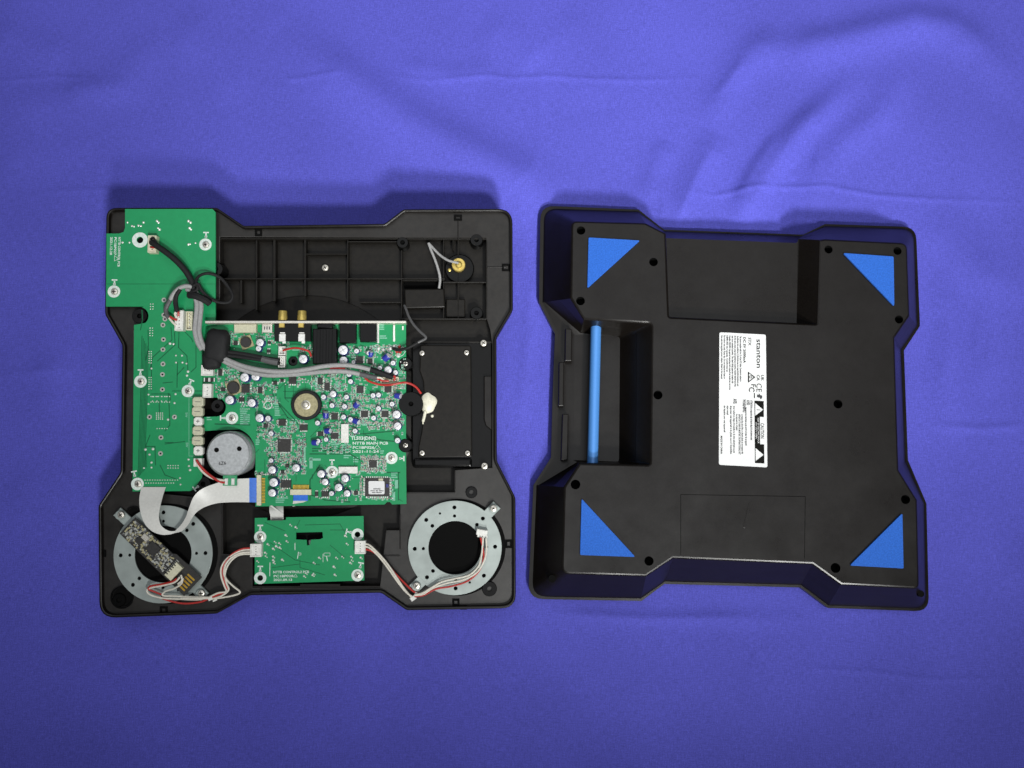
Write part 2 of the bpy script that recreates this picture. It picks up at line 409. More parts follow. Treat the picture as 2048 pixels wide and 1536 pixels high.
base = thing('base_shell', 'black plastic base of the opened device lying underside up with four blue triangular foot pads', 'casing', G, G(1460, 830, 0))
ring1 = pts(G, resample(FACE), 83)
p_top = inset(ring1, 4.4); p_mid = inset(ring1, 1.9)
dipR = {3: (1333.5, 637.5), 4: (1593, 650)}                     # the sunken cable bay at the far side
dipR2 = {3: (1327, 476), 4: (1594, 486)}
def z_t(z): return (83-z)/(83-16)
pk = lambda s: {19: (1158-4*s, 926-2*s), 20: (1299-61*s, 929-6*s), 21: (1302-62*s, 648+25*s), 22: (1167-6*s, 640+26*s)}
rings = [(p_top, 86), (p_mid, 84.9), (ring1, 83)]
def add_ring(z, over): rings.append((pts(G, resample(lerpc(z_t(z), over)), z), z))
add_ring(58, {2: (1329, 468), 5: (1598, 478), **dipR, **pk(.45)})
add_ring(57, {2: (1328, 468), 5: (1597, 478), **dipR2, **pk(.46)})
add_ring(21, {5: (1600, 474), 3: (1331, 464), 4: (1596, 474), **pk(1.0)})
add_ring(20, {5: (1601, 473), 3: (1331, 463.5), 4: (1597, 473.5), 19: (1146, 920), 20: (1147, 918), 21: (1149, 676), 22: (1150, 670)})
rings.append((pts(G, resample(RIM), 16), 16)); rings.append((pts(G, resample(RIMO), 15.6), 15.6)); rings.append((pts(G, resample(RIMO), 15.6), 0.0))
SCREW_HOLES = [(1162, 461, 8.5), (1307, 524, 8.5), (1161, 602, 8.5), (1316, 790, 8.5), (1676, 808, 8.5), (1657, 499, 8), (1795, 502, 8), (1798, 639, 8),
               (1151, 969, 9), (1298, 1122, 8.5), (1811, 999, 8.5), (1671, 1136, 9)]
groove = [(1361, 988.5), (1611, 992.5), (1609.5, 1117), (1608.6, 1117), (1610, 993.5), (1362, 989.5), (1362, 1110), (1361, 1110)]
mb = MB()
n = len(ring1)
for k in range(len(rings)-1):
    (a, za), (b, zb) = rings[k], rings[k+1]
    v = [(p[0], p[1], za) for p in a]+[(p[0], p[1], zb) for p in b]
    mb.add(v, [(i, (i+1) % n, n+(i+1) % n, n+i) for i in range(n)])
holes = []
for x, y, r in SCREW_HOLES:
    c = G(x, y, 86); holes.append(circ(c.x, c.y, r))
holes.append(pts(G, groove, 86))
cu = bpy.data.curves.new('tmp', 'CURVE'); cu.dimensions = '2D'; cu.fill_mode = 'FRONT'
for poly in [p_top]+holes:
    sp = cu.splines.new('POLY'); sp.points.add(len(poly)-1); sp.use_cyclic_u = True
    for q, p in zip(sp.points, poly): q.co = (p[0], p[1], 0, 1)
mb.addcurve(cu, Matrix.Translation((0, 0, 86)), 0)
for h in holes[:-1]:                                        # hole walls and bottoms
    m_ = len(h); v = [(p[0], p[1], 86) for p in h]+[(p[0], p[1], 62) for p in h]
    mb.add(v, [(i, (i+1) % m_, m_+(i+1) % m_, m_+i) for i in range(m_)]+[tuple(range(m_, 2*m_))], 1)
h = holes[-1]; m_ = len(h)
mb.add([(p[0], p[1], 86) for p in h]+[(p[0], p[1], 85.2) for p in h], [(i, (i+1) % m_, m_+(i+1) % m_, m_+i) for i in range(m_)]+[tuple(range(m_, 2*m_))], 1)
part('shell_body', mb, ['shell', 'hole'], base, flat=False, ang=22)
for x, y, r in [(1104, 1157, 7), (1840, 1187, 6)]:           # near-black plugs painting the shade of screw holes in the sloping sides
    z = 62; c = G(x, y, z); b2 = MB().lathe((c.x, c.y, z-20), [(r, 0), (r, 24)], 16, 0)
    part('screw_recess_dark', b2, 'hole', base)
# pads
for k, (tri, lab) in enumerate([([(1177, 475, 3), (1280, 481, 4), (1174.5, 577, 5)], 'far left'), ([(1686, 506, 4), (1787, 513, 3), (1788.5, 613, 5)], 'far right'),
             ([(1163, 997, 5), (1271, 1114, 5), (1160, 1110, 3)], 'near left'), ([(1804.5, 1026, 5), (1807, 1137, 3), (1699, 1131, 5)], 'near right')]):
    poly = pts(G, fillet(tri, 4), 89)
    part('foot_pad', MB().plate(poly, [], 86.05, 90, 0.5), 'foam', base)
# rod
p0 = G(1192, 644, 52); p1 = G(1185, 930, 52)
d = (p1-p0)
mb = MB().tube([p0, p0.lerp(p1, .5), p1], 10.4, 24, 0, 8)
part('handle_rod', mb, 'rod', base, flat=False)
# ledges at the outer side of the handle pocket
for q in ([(1131, 657), (1144, 658), (1143, 722), (1130, 722)], [(1118, 724), (1128, 724), (1127, 812), (1117, 812)], [(1125, 828), (1137, 828), (1135, 920), (1122, 920)]):
    part('pocket_ledge', MB().plate(pts(G, q, 40), [], 14, 40, 1.5), 'shell', base)
c = [G(1498, 1004, 86.2), G(1503, 1006, 86.2), G(1491, 1056, 86.2), G(1486, 1055, 86.2)]
part('finger_ridge', MB().plate([p.to_2d() for p in c], [], 85.8, 86.5, .2), 'shell', base)

# rating label
lc = [(1438.7, 664.6), (1531.5, 669.3), (1534.6, 934.8), (1437.7, 929.6)]
ZL = 86.1
lab = part('rating_label', MB().plate(pts(G, fillet([(*p, 4) for p in lc], 4), ZL), [], ZL-.05, ZL+.5), 'paper', base, at=None)
mb = MB(); ZT = ZL+.52
def LT(u, v):     # u: across the label from its left edge 0..1, v: down 0..1
    a, b, c2, d2 = lc
    x = (a[0]*(1-u)+b[0]*u)*(1-v)+(d2[0]*(1-u)+c2[0]*u)*v; y = (a[1]*(1-u)+b[1]*u)*(1-v)+(d2[1]*(1-u)+c2[1]*u)*v
    return G(x, y, ZT)
av = (LT(.5, 1)-LT(.5, 0)); rot = math.atan2(av.y, av.x); LEN = av.length; WID = (LT(1, .5)-LT(0, .5)).length
def lt(body, u, v0, v1, cap, mi=0, bold=0.02):
    if mi == 2: bold = cap*.075; cap *= 1.3
    mb.text(body, LT(u, v0), cap, rot, mi, th=.2, width=(v1-v0)*LEN, bold=bold)
lt('stanton', .80, .035, .255, 9.5, 0, .15)
lt('STX', .625, .028, .09, 5.4, 3, .16)
lt('DC 5V 2000mA', .515, .025, .225, 4.8, 3, .2)
small = ['This device complies with Part 15 of the FCC Rules. Operation is subject to', 'the following two conditions: (1) this device may not cause harmful interference, and',
         '(2) this device must accept any interference received, including interference that', 'may cause undesired operation. This class B digital apparatus complies with',
         'Canadian ICES-003. Cet appareil numerique de la classe B est conforme a la norme', 'NMB-003 du Canada. Conforms to', 'For indoor use only. Keep dry. Do not expose to heat or', 'Use only the supplied power adaptor listed in the manual']
for i, (s_, e_) in enumerate(zip(small, (.37, .405, .41, .385, .435, .30, .355, .355))):
    lt(s_, .44-.0575*i, .02, e_, 2.5, 2)
# approval marks
def sym(body, u, v0, v1, cap, mi=3, bold=0.18): lt(body, u, v0, v1, cap, mi, bold)
sym('UK', .89, .305, .35, 5.5, 0); sym('CA', .80, .305, .35, 5.5, 0); sym('CE', .79, .368, .432, 10.5, 0, 0.02); sym('F', .68, .376, .398, 9, 3); sym('C', .63, .40, .435, 11, 3)
def poly_on(uv, z0, z1, mi): mb.prism([LT(*p).to_2d() for p in uv], z0, z1, mi)
a_ = [(.61, .285), (.77, .325), (.61, .37)]
poly_on(a_, ZT, ZT+.2, 3); poly_on([(.635, .298), (.728, .325), (.635, .356)], ZT+.2, ZT+.3, 1)
mb.ringflat(LT(.67, .325), 1.6, 2.8, .45, 14, 3)
poly_on([(.735, .445), (.755, .445), (.755, .483), (.735, .483)], ZT, ZT+.2, 3)
poly_on([(.80, .455), (.91, .46), (.91, .48), (.80, .475)], ZT, ZT+.15, 2); poly_on([(.83, .45), (.86, .45), (.9, .487), (.87, .487)], ZT+.16, ZT+.3, 2)
# caution box
poly_on([(.745, .502), (.94, .502), (.94, .972), (.745, .972)], ZT, ZT+.2, 0)
for v in (.527, .867):
    poly_on([(.76, v-.008), (.925, v+.04), (.76, v+.088)], ZT+.2, ZT+.3, 1)
poly_on([(.79, .565), (.80, .567), (.865, .569), (.865, .573), (.79, .572)], ZT+.3, ZT+.38, 3)
lt('!', .785, .905, .912, 8, 3)
poly_on([(.855, .622), (.94, .622), (.94, .828), (.855, .828)], ZT+.2, ZT+.3, 1)
ZT += .32; lt('CAUTION', .872, .668, .782, 6.4, 0, .16)
lt('RISK OF ELECTRIC SHOCK', .808, .630, .82, 2.8, 1); lt('DO NOT OPEN', .765, .665, .785, 2.6, 1); ZT -= .32
rows = [(.66, .50, .80, 'ATTENTION: to reduce the risk of electric shock do not remove cover', 3.0), (.585, .50, .54, 'AVIS:', 4.4), (.55, .555, .84, 'risque de choc electrique ne pas ouvrir le boitier de cet appareil', 2.6),
        (.50, .497, .595, 'WARNING', 4.6), (.47, .61, .905, 'to reduce the risk of fire or electric shock do not expose this', 2.6), (.41, .61, .91, 'APPARATUS TO RAIN OR MOISTURE. THE APPARATUS SHALL NOT', 2.8),
        (.36, .61, .735, 'be exposed to dripping', 2.4), (.30, .497, .535, 'AVIS:', 5.2), (.30, .55, .90, 'pour reduire le risque d incendie ou de choc electrique ne pas', 2.6), (.235, .55, .91, 'exposer cet appareil a la pluie ou a l humidite', 2.6),
        (.165, .55, .62, 'objet rempli', 2.4), (.10, .55, .75, 'de liquide sur cet appareil', 2.4)]
for u, v0, v1, s_, cp in rows: lt(s_, u, v0, v1, cp, 2)
lt('MADE IN CHINA', .035, .78, .915, 3.4, 0, .16)
part('label_print', mb, ['ink', 'paper', 'inkl', 'ink'], base, at=None, sub_of=lab, kind='stuff')

# ------------------------------------------------------------------ left half: the top shell, inside up
top = thing('top_shell', 'black plastic top of the opened device lying inside up, filled with green circuit boards', 'casing', L, L(615, 825, 0))
OUT = [(212, 415, 22), (434, 415, 4), (487, 451, 4), (769, 447, 4), (807, 418, 4), (1025, 417, 30), (1026, 620, 5), (993, 676, 5), (994, 922, 5), (1031, 995, 6), (1032, 1217, 30),
       (813, 1221, 5), (762, 1186, 5), (500, 1191, 5), (433, 1228, 5), (198, 1237, 34), (196, 1011, 6), (240, 945, 6), (244, 690, 6), (209, 628, 6)]
po = pts(L, fillet(OUT, 6), 40)
pi1 = inset(po, 5.5)
PIT = [(440, 474), (972, 476), (973, 638), (980, 660), (984, 690), (984, 935), (909, 940), (909, 984), (800, 986), (800, 1060), (772, 1060), (760, 1172), (505, 1176), (505, 1112), (445, 1108), (445, 1000), (300, 985), (268, 940), (268, 660), (290, 648), (290, 616), (440, 600)]
pp = pts(L, PIT, 30)
mb = MB()
mb.plate(po, [], 0, 6, 1.5)                                  # outer skin
part('shell_body', mb, 'inner', top)
mb = MB().plate(po, [pi1], 5, 40, 2.2)
part('rim_wall', mb, 'shell', top, flat=False)
SOCK = [(238, 1201, 13), (273, 1175, 12), (979, 1178, 15), (945, 985, 13)]
mb = MB().plate(inset(po, 4), [pp]+[circ(L(x, y, 30).x, L(x, y, 30).y, r) for x, y, r in SOCK[:0]], 6, 30, 1.0)
part('inner_flange', mb, 'flange', top, flat=False)
def pxbox(x0, y0, x1, y1, a, b, bev=0.8): return MB().plate(pts(L, [(x0, y0), (x1, y0), (x1, y1), (x0, y1)], b), [], a, b, bev)
c = L(615, 812, 9); part('platter_recess', MB().lathe((c.x, c.y, 6), [(214, 0), (214, 2.2), (212, 3.2), (10, 3.2)], 96), 'inner', top, flat=False)
for x0, y0, x1, y1, hh in [(440, 476, 972, 478.5, 28), (440, 556, 890, 558.5, 27), (886, 563, 972, 565.5, 27), (886, 480, 888.5, 640, 26), (802, 500, 804.5, 640, 25), (694, 480, 696.5, 602, 24), (608, 476, 612, 592, 24),
                       (546, 478, 551, 602, 24), (511, 478, 514.5, 620, 23), (610, 507, 694, 509, 22), (480, 560, 484, 606, 22), (720, 603, 802, 606, 22), (696, 482, 802, 484, 25), (905, 478, 907, 500, 25),
                       (972, 480, 975, 638, 30), (805, 560, 890, 562, 22), (915, 478, 917.5, 640, 20), (800, 636, 974, 639, 28), (830, 682, 985, 686, 24),
                       (505, 1172, 760, 1176, 31), (520, 1172, 523, 1182, 34), (600, 1168, 680, 1174, 34)]:
    part('rib', pxbox(x0, y0, x1, y1, 5.5, hh, .5), 'inner', top)
part('clip_box', MB().plate(pts(L, fillet([(808, 578, 3), (888, 577, 3), (890, 615, 3), (810, 617, 3)], 3), 33), [], 6, 33, 2.5), 'inner', top, flat=False)
part('clip_box', pxbox(808, 558, 886, 576, 6, 12, 1), 'hole', top)  # near-black slab painting the dark gap beside the box
part('clip_box', MB().plate(pts(L, [(892, 598), (930, 598), (930, 635), (892, 635)], 20), [], 6, 20, 2), 'inner', top)
for x, y, r, hh in [(805, 485, 11, 30), (953, 480, 12, 30), (953, 626, 12, 30), (432, 538, 13, 38), (279, 632, 14, 38), (811, 728, 12.5, 39), (811, 891, 12.5, 39), (822, 808, 23, 43), (435, 812, 12, 40), (238, 1200, 12, 33),
                    (979, 1178, 14, 33), (943, 985, 11, 33), (406, 968, 14, 44), (587, 722, 9, 36)]:
    c = L(x, y, hh)
    b2 = MB().lathe((c.x, c.y, 5.5), [(r+1.5, 0), (r, hh-6), (r-.8, hh-5), (min(r*.42, 4.6), hh-5), (min(r*.36, 4.2), hh-12)], 24, 0)
    b2.lathe((c.x, c.y, hh-5), [(min(r*.38, 4.2), -6), (min(r*.36, 4), .25)], 14, 1)
    part('screw_boss', b2, ['gloss', 'hole'], top, flat=False)
for x, y, rr in [(267, 1192, 21), (955, 1165, 17), (290, 1026, 15)]:                # ringed sockets beside the corner bosses, shaded hollow painted as a dark disc
    c = L(x-22, y+2, 31); part('corner_socket', MB().ringflat((c.x, c.y, 30), rr-3, rr, 3.5, 32), 'gloss', top, flat=False)
    part('corner_socket', MB().lathe((c.x, c.y, 29.5), [(rr-3, 0), (rr-3.5, .9)], 28), 'hole', top)
for x0, y0, x1, y1 in [(320, 1213, 335, 1227), (905, 1198, 919, 1212), (1011, 1080, 1024, 1096), (200, 1100, 212, 1114), (510, 458, 524, 472), (908, 430, 924, 441), (1004, 528, 1020, 542), (920, 1210, 934, 1219)]:
    po2 = pts(L, [(x0, y0), (x1, y0), (x1, y1), (x0, y1)], 31); part('snap_slot', MB().plate(po2, [inset(po2, 3.4)], 29.8, 33, .4), 'hole', top)
for x0, y0, x1, y1 in [(915, 440, 917, 478), (975, 533, 1012, 535), (909, 942, 911, 985), (800, 984, 909, 986.5), (799, 1030, 801.5, 1098), (443, 1006, 446, 1108), (505, 1110, 800, 1112.5)]:
    part('flange_step', pxbox(x0, y0, x1, y1, 29.5, 31.6, .4), 'shell', top)
# screws shared
def screw_mesh(r, name='screw'):
    b = MB().lathe((0, 0, 0), [(r, 0), (r, r*.22), (r*.86, r*.45), (r*.5, r*.58)], 18, 0)
    for a in (0.5, 0.5+pi/2): b.box((0, 0, r*.5), (r*1.15, r*.24, r*.1), a, 1)
    return b.mesh(name, ['steel', 'hole'], False)
SCR = {r: screw_mesh(r) for r in (5.0, 6.5, 7.5)}
def screw(root, x, y, hh, r=6.5, a=0.0):
    return part('screw', SCR[r], None, root, at=L(x, y, hh+r*.5)+Vector((0, 0, -r*.5)), rot=(0, 0, random.uniform(0, 3)))
for x, y, hh, r in [(811, 727, 34.5, 6.5), (811, 890, 34.5, 6.5), (967, 686, 31, 6.5), (969, 932, 31, 6.5), (650, 535, 8, 6.5)]: screw(top, x, y, hh, r)

# black cover over the fader bay
cover = thing('bay_cover', 'matte black cover plate screwed down between the main board and the right rim', 'cover', L, L(890, 805, 20))
CP = [(840, 690, 4), (942, 691, 4), (944, 914, 4), (836, 915, 4), (837, 893), (843, 862), (847, 828), (848, 790), (846, 762), (839, 742)]
part('cover_plate', MB().plate(pts(L, fillet(CP, 3), 36), [], 20, 36, 2.0), 'inner', cover, flat=False)
part('cover_base', MB().plate(pts(L, fillet([(824, 684, 4), (984, 684, 4), (985, 936, 4), (824, 936, 8)], 3), 20), [], 12, 20, 2.0), 'gloss', cover, flat=False)
part('edge_bar', MB().plate(pts(L, fillet([(826, 917, 5), (944, 917, 5), (944, 934, 5), (826, 934, 5)], 3), 30), [], 20, 30, 4.5), 'gloss', cover, flat=False)
part('inner_step', MB().plate(pts(L, [(968, 752), (983, 752), (984, 862), (972, 852), (968, 840)], 28), [], 20, 28, 1.5), 'shell', cover)
for x, y in [(844, 706), (933, 705), (844, 906), (935, 906)]:
    c = L(x, y, 36); part('screw_recess_dark', MB().lathe((c.x, c.y, 35.6), [(6.2, 0), (6.2, .7)], 16), 'hole', cover); screw(cover, x, y, 36.2, 5.0)
# glue
b2 = MB(); gc = L(857, 806, 37)
n_ = 26; rr_ = [15.5*(1+.09*sin(3*a+1)+.06*sin(5*a)) for a in [2*pi*i/n_ for i in range(n_)]]
v = [];
for k, (s_, z_) in enumerate([(1, 36.2), (.9, 39), (.6, 42), (.25, 43)]):
    v += [(gc.x+s_*rr_[i]*cos(2*pi*i/n_)*.95, gc.y+s_*rr_[i]*sin(2*pi*i/n_)*1.25+(2 if s_ < 1 else 0), z_+random.uniform(-.5, .5)) for i in range(n_)]
b2.add(v, [(k*n_+i, k*n_+(i+1) % n_, (k+1)*n_+(i+1) % n_, (k+1)*n_+i) for k in range(3) for i in range(n_)]+[tuple(range(3*n_, 4*n_)), tuple(range(n_))])
pa, pb = L(851, 822, 39), L(846, 843, 37)
b2.tube([pa, pa.lerp(pb, .5), pb], 3, 8); b2.tube([pb, pb+Vector((0, -3, 0)), pb+Vector((0, -5, 0))], 1.4, 6)
c = L(864.5, 832, 36.3); b2.lathe((c.x, c.y, 36.3), [(3, 0), (2, 1.2)], 8)
solo('glue_blob', b2, 'glue', L, 'off white blob of hardened glue on the left edge of the black cover plate', 'glue', gc)

# ------------------------------------------------------------------ boards
def T_mark(mb, x, y, hh, rot, s=1.0, mi=0):
    c = L(x, y, hh)
    X = Matrix.Translation((c.x, c.y, hh)) @ Matrix.Rotation(rot, 4, 'Z') @ Matrix.Scale(s, 4)
    for bx in ((0, 5, 11, 2.6), (0, 0, 2.6, 10), (0, -3.2, 4.6, 4)):
        q = [(bx[0]-bx[2]/2, bx[1]-bx[3]/2, 0), (bx[0]+bx[2]/2, bx[1]-bx[3]/2, 0), (bx[0]+bx[2]/2, bx[1]+bx[3]/2, 0), (bx[0]-bx[2]/2, bx[1]+bx[3]/2, 0)]
        mb.add(q+[(a, b_, .3) for a, b_, _ in q], [(4, 5, 6, 7), (0, 1, 5, 4), (1, 2, 6, 5), (2, 3, 7, 6), (3, 0, 4, 7)], mi, X)
def ring(mb, x, y, hh, ri, ro, mi=0):
    c = L(x, y, hh); mb.ringflat((c.x, c.y, hh), ri, ro, .35, 28, mi)
def ptext(mb, body, x, y, hh, cap, width=None, rot=0.0, mi=0, bold=0.14):
    c = L(x, y, hh); mb.text(body, (c.x, c.y, hh+.15), cap, rot, mi, width=width, bold=bold)
def line(mb, path, hh, wd=1.2, mi=0, th=.25):
    P = [L(x, y, hh) for x, y in path]
    for a, b_ in zip(P, P[1:]):
        d_ = (b_-a); l_ = d_.length
        if l_ < .1: continue
        mb.box(((a.x+b_.x)/2, (a.y+b_.y)/2, hh), (l_+wd*.6, wd, th), math.atan2(d_.y, d_.x), mi)
def rect(mb, x0, y0, x1, y1, hh, wd=1.0, mi=0): line(mb, [(x0, y0), (x1, y0), (x1, y1), (x0, y1), (x0, y0)], hh, wd, mi)
def blob(mb, x, y, hh, r, mi=0):
    c = L(x, y, hh); mb.lathe((c.x, c.y, hh), [(r, 0), (r*.85, r*.4), (r*.35, r*.75)], 10, mi)

# --- control board (left, tall)
HB = 45.0
ctl = thing('control_board', 'tall green control board along the left side with white connectors and six beige switches', 'circuit board', L, L(320, 700, 41))
arc = lambda cx, cy, r, a0, a1, n=10: [(cx+r*cos(R(a0+(a1-a0)*i/n)), cy+r*sin(R(a0+(a1-a0)*i/n))) for i in range(n+1)]
CB = [(250, 418), (425, 418), (431, 424), (431, 650), (405, 652), (405, 930), (404, 955), (396, 966), (390, 978), (380, 982), (265, 983), (268, 650), (283, 647)]+arc(279, 632, 18, 50, -75)+[(288, 613), (212, 613), (213, 467), (238, 467), (247, 464), (250, 456)]
hl = lambda x, y, r, hh=HB: circ(L(x, y, hh).x, L(x, y, hh).y, r, 16)
part('circuit_board', MB().plate(pts(L, CB, HB), [hl(280, 480, 6)], 41, HB), 'pcb', ctl)
mb = MB()
for x, y, ri, ro in [(411, 489, 5, 11.5), (228, 583, 5, 11.5), (376, 782, 5, 11.5), (281, 763, 5, 11.5), (275, 968, 5, 11.5), (280, 480, 6.2, 14.5)]: ring(mb, x, y, HB+.05, ri, ro)
for x, y, r_ in [(412, 470, 0), (229, 565, 0), (381, 765, -.45), (281, 745, 0), (269, 948, .2), (393, 975, 2.2)]: T_mark(mb, x, y, HB+.05, r_, .95)
ptext(mb, 'NTTB CONTROL PCB', 237, 474, HB, 4.2, 56, -pi/2); ptext(mb, 'PC1BP027', 229, 474, HB, 4.2, 34, -pi/2); ptext(mb, '2021.12.28', 221, 474, HB, 4.2, 34, -pi/2)
line(mb, [(229, 522), (237, 518), (229, 511), (229, 522)], HB, .7)
rect(mb, 378, 795, 404, 912, HB, .8, 1)
for x, y in [(371, 825), (372, 885)]: ptext(mb, 'SW', x, y, HB, 4, 9, -pi/2, 1)
ptext(mb, 'CN3', 364, 618, HB, 3.6, 16, -pi/2, 1)
part('silkscreen', mb, ['silk', 'silkd'], ctl, kind='stuff')
mb = MB()
line(mb, [(214, 568), (430, 568)], HB, .7)
for k in range(6): line(mb, [(284+k*2.6, 672+k*5), (281+k*2.6, 800), (276+k*2.6, 955-k*3)], HB, 1.3)
for pth in ([(284, 620), (285, 640), (281, 660)], [(342, 655), (344, 680), (305, 715), (300, 740)], [(349, 664), (350, 690), (315, 722)], [(358, 664), (357, 695), (374, 712), (376, 742)], [(392, 668), (392, 735), (382, 744)], [(370, 664), (383, 677), (386, 684)],
            [(355, 725), (354, 775)], [(368, 735), (354, 750)], [(303, 788), (340, 788), (341, 800)], [(300, 870), (292, 890), (292, 935)], [(330, 888), (370, 883)], [(320, 930), (330, 950), (352, 958)], [(292, 893), (310, 893), (311, 930)],
            [(296, 660), (297, 700), (291, 720)], [(303, 720), (303, 780)], [(326, 766), (345, 764)], [(330, 885), (346, 885)], [(345, 782), (405, 782)], [(380, 880), (395, 880)], [(337, 787), (340, 850), (330, 862)], [(318, 800), (319, 826)]): line(mb, pth, HB, 1.6)
part('copper_trace', mb, 'trace', ctl, kind='stuff')
mb = MB()
PADS = [(328, 630), (326, 650), (327, 679), (326, 699), (326, 728), (325, 749), (325, 779), (322, 875), (321, 907), (299, 834), (349, 834), (328, 600), (330, 838 - 200)]
for x, y in PADS: ring(mb, x, y, HB+.05, 1.8, 4.4); c = L(x, y, HB+.1); mb.lathe((c.x, c.y, HB), [(1.9, 0), (1.8, .3)], 10, 1)
part('ring_pad', mb, ['tin', 'hole'], ctl, kind='stuff')
mb = MB()
DOT = [(314, 442), (317, 445), (316, 456), (319, 459), (377, 442), (381, 445), (379, 456), (382, 459), (245, 485), (259, 485), (377, 489), (380, 488), (391, 486), (264, 452), (268, 453), (277, 451), (282, 452),
       (352, 711), (364, 711), (352, 725), (365, 725), (373, 727), (376, 743), (374, 751), (297, 789), (297, 808), (351, 788), (349, 806), (351, 836), (291, 899), (306, 898), (299, 909), (303, 925), (288, 936), (303, 935), (377, 919), (378, 932), (380, 940), (360, 956), (361, 969),
       (340, 687), (347, 688), (303, 737), (336, 839), (255, 445), (287, 445)]
for x, y in DOT: blob(mb, x, y, HB, random.uniform(1.8, 2.7))
for x0, y0, nx_, ny_, st in [(301, 608, 2, 3, 5), (300, 656, 2, 4, 5), (298, 703, 2, 6, 4.5), (298, 755, 2, 6, 4.5), (305, 793, 4, 2, 9), (313, 826, 4, 4, 4), (314, 857, 5, 1, 5), (336, 931, 5, 2, 5), (290, 960, 14, 1, 5), (292, 966, 12, 1, 5), (302, 793, 4, 1, 5), (324, 793, 4, 1, 5), (324, 804, 4, 1, 5), (302, 804, 4, 1, 5)]:
    for i in range(nx_):
        for j in range(ny_): blob(mb, x0+i*st, y0+j*st, HB, 1.2)
part('solder_joint', mb, 'solder', ctl, kind='stuff')
for x, y in [(411, 489), (228, 583), (376, 782), (281, 763), (275, 968)]: screw(ctl, x, y, HB+.4, 6.5)
for x, y in [(280, 480)]:
    c = L(x, y, 40); part('board_hole', MB().lathe((c.x, c.y, 36), [(7, 0), (7, 3)], 14), 'hole', ctl)
def connector(root, x0, y0, x1, y1, hh, ht, pins, side, m='white', name='connector'):
    """white header: body with an open slot of pins along one side"""
    a = L(x0, y1, hh+ht); b = L(x1, y0, hh+ht); cx, cy = (a.x+b.x)/2, (a.y+b.y)/2; W_, D_ = abs(b.x-a.x), abs(b.y-a.y)
    mb = MB()
    vert = D_ > W_
    t = 1.8
    mb.box((cx, cy, hh), (W_, D_, ht*.45), 0, 0)
    for q in ((cx-W_/2+t/2, cy, t, D_), (cx+W_/2-t/2, cy, t, D_), (cx, cy-D_/2+t/2, W_-2*t-.1, t), (cx, cy+D_/2-t/2, W_-2*t-.1, t)):
        mb.box((q[0], q[1], hh+ht*.45), (q[2], q[3], ht*.55), 0, 0)
    if side == 'plug':
        mb.box((cx, cy, hh+ht*.46), (W_-2*t-.4, D_-2*t-.4, ht*.45), 0, 0)
    for i in range(pins):
        f_ = (i+.5)/pins-.5
        p = (cx, cy+f_*(D_-5)) if vert else (cx+f_*(W_-5), cy)
        mb.box((p[0], p[1], hh+ht*.3), (1.5, 1.5, ht*(.62 if side == 'plug' else .6)), 0, 1)
    return part(name, mb, [m, 'solder' if side != 'plug' else 'chip'], root)
connector(ctl, 295, 471, 313, 505, HB, 14, 4, 'plug', 'cream'); connector(ctl, 349, 621, 367, 661, HB, 14, 5, 'plug'); connector(ctl, 371, 623, 385, 660, HB, 12, 5, 'open', 'cream'); connector(ctl, 387, 917, 404, 933, HB, 12, 2, 'plug')
for x, y, w_, h_, m_ in [(395.5, 803.5, 20, 18, 0), (394.5, 823, 20, 18, 0), (395.8, 842.5, 16, 16, 1), (395, 861.5, 19, 17, 0), (394.5, 881.5, 20, 17, 0), (396, 901.5, 17, 17, 1)]:
    c = L(x, y, HB+12); b2 = MB()
    e = 3.5; o8 = [(-w_/2+e, -h_/2), (w_/2-e, -h_/2), (w_/2, -h_/2+e), (w_/2, h_/2-e), (w_/2-e, h_/2), (-w_/2+e, h_/2), (-w_/2, h_/2-e), (-w_/2, -h_/2+e)]
    b2.plate(o8, [], 0, 12, 1.4)
    s_ = part('switch', b2, 'white' if m_ else 'beige', ctl, at=(c.x, c.y, HB), flat=False)
    if m_:
        b3 = MB().box((0, 0, 12.05), (6, 1.2, .3)).box((0, 0, 12.06), (1.2, 6, .3))
    else: b3 = MB().box((0, 0, 12.05), (w_*.5, .9, .3))
    part('slot', b3, 'dgrey', ctl, at=(c.x, c.y, HB), sub_of=s_)

# --- main board
HM = 40.0
mainb = thing('main_board', 'large green main circuit board crowded with small capacitors, chips and audio jacks', 'circuit board', L, L(610, 830, 36))
MBO = [(406, 646), (812, 644), (812, 714)]+arc(811, 728, 14, -80, -270)+[(812, 742), (812, 786)]+arc(822, 808, 24, 245, 115)+[(812, 832), (812, 878)]+arc(811, 891, 14, -80, -270)+[(812, 905), (813, 1008), (784, 1009), (780, 1004), (774, 1004), (769, 1009), (511, 1013), (511, 940)]+arc(461, 905, 50, 0, -68)+[(440, 860), (407, 862), (406, 834), (434, 833)]+arc(433, 814, 19, 90, -90)+[(430, 795), (406, 794)]
MBO = [(x, y) for x, y in MBO]
part('circuit_board', MB().plate(pts(L, MBO, HM), [hl(586, 722, 9.5, HM)], 36, HM), 'pcb', mainb)
mb = MB(); h0 = HM+.05
for x, y in [(464, 836), (783, 916), (664, 944)]: ring(mb, x, y, h0, 5, 11.5)
T_mark(mb, 446, 836, h0, pi/2, .9); T_mark(mb, 803, 917, h0, -pi/2, .9); T_mark(mb, 664, 925, h0, 0, .9)
ring(mb, 536, 810, h0, 6.6, 8.2); ptext(mb, 'GND', 528, 801, HM, 4.6, 15)
ptext(mb, 'TL503(DNS)', 702, 879.5, HM, 6.4, 47, 0, 0, .25); ptext(mb, 'NTTB MAIN PCB', 705, 889, HM, 5.2, 66); ptext(mb, 'PC1BP026', 705, 897.5, HM, 5, 40); ptext(mb, '2021-11-24', 705, 905.5, HM, 5, 49)
line(mb, [(748, 898), (754.5, 890), (761, 898), (748, 898)], HM, .8)
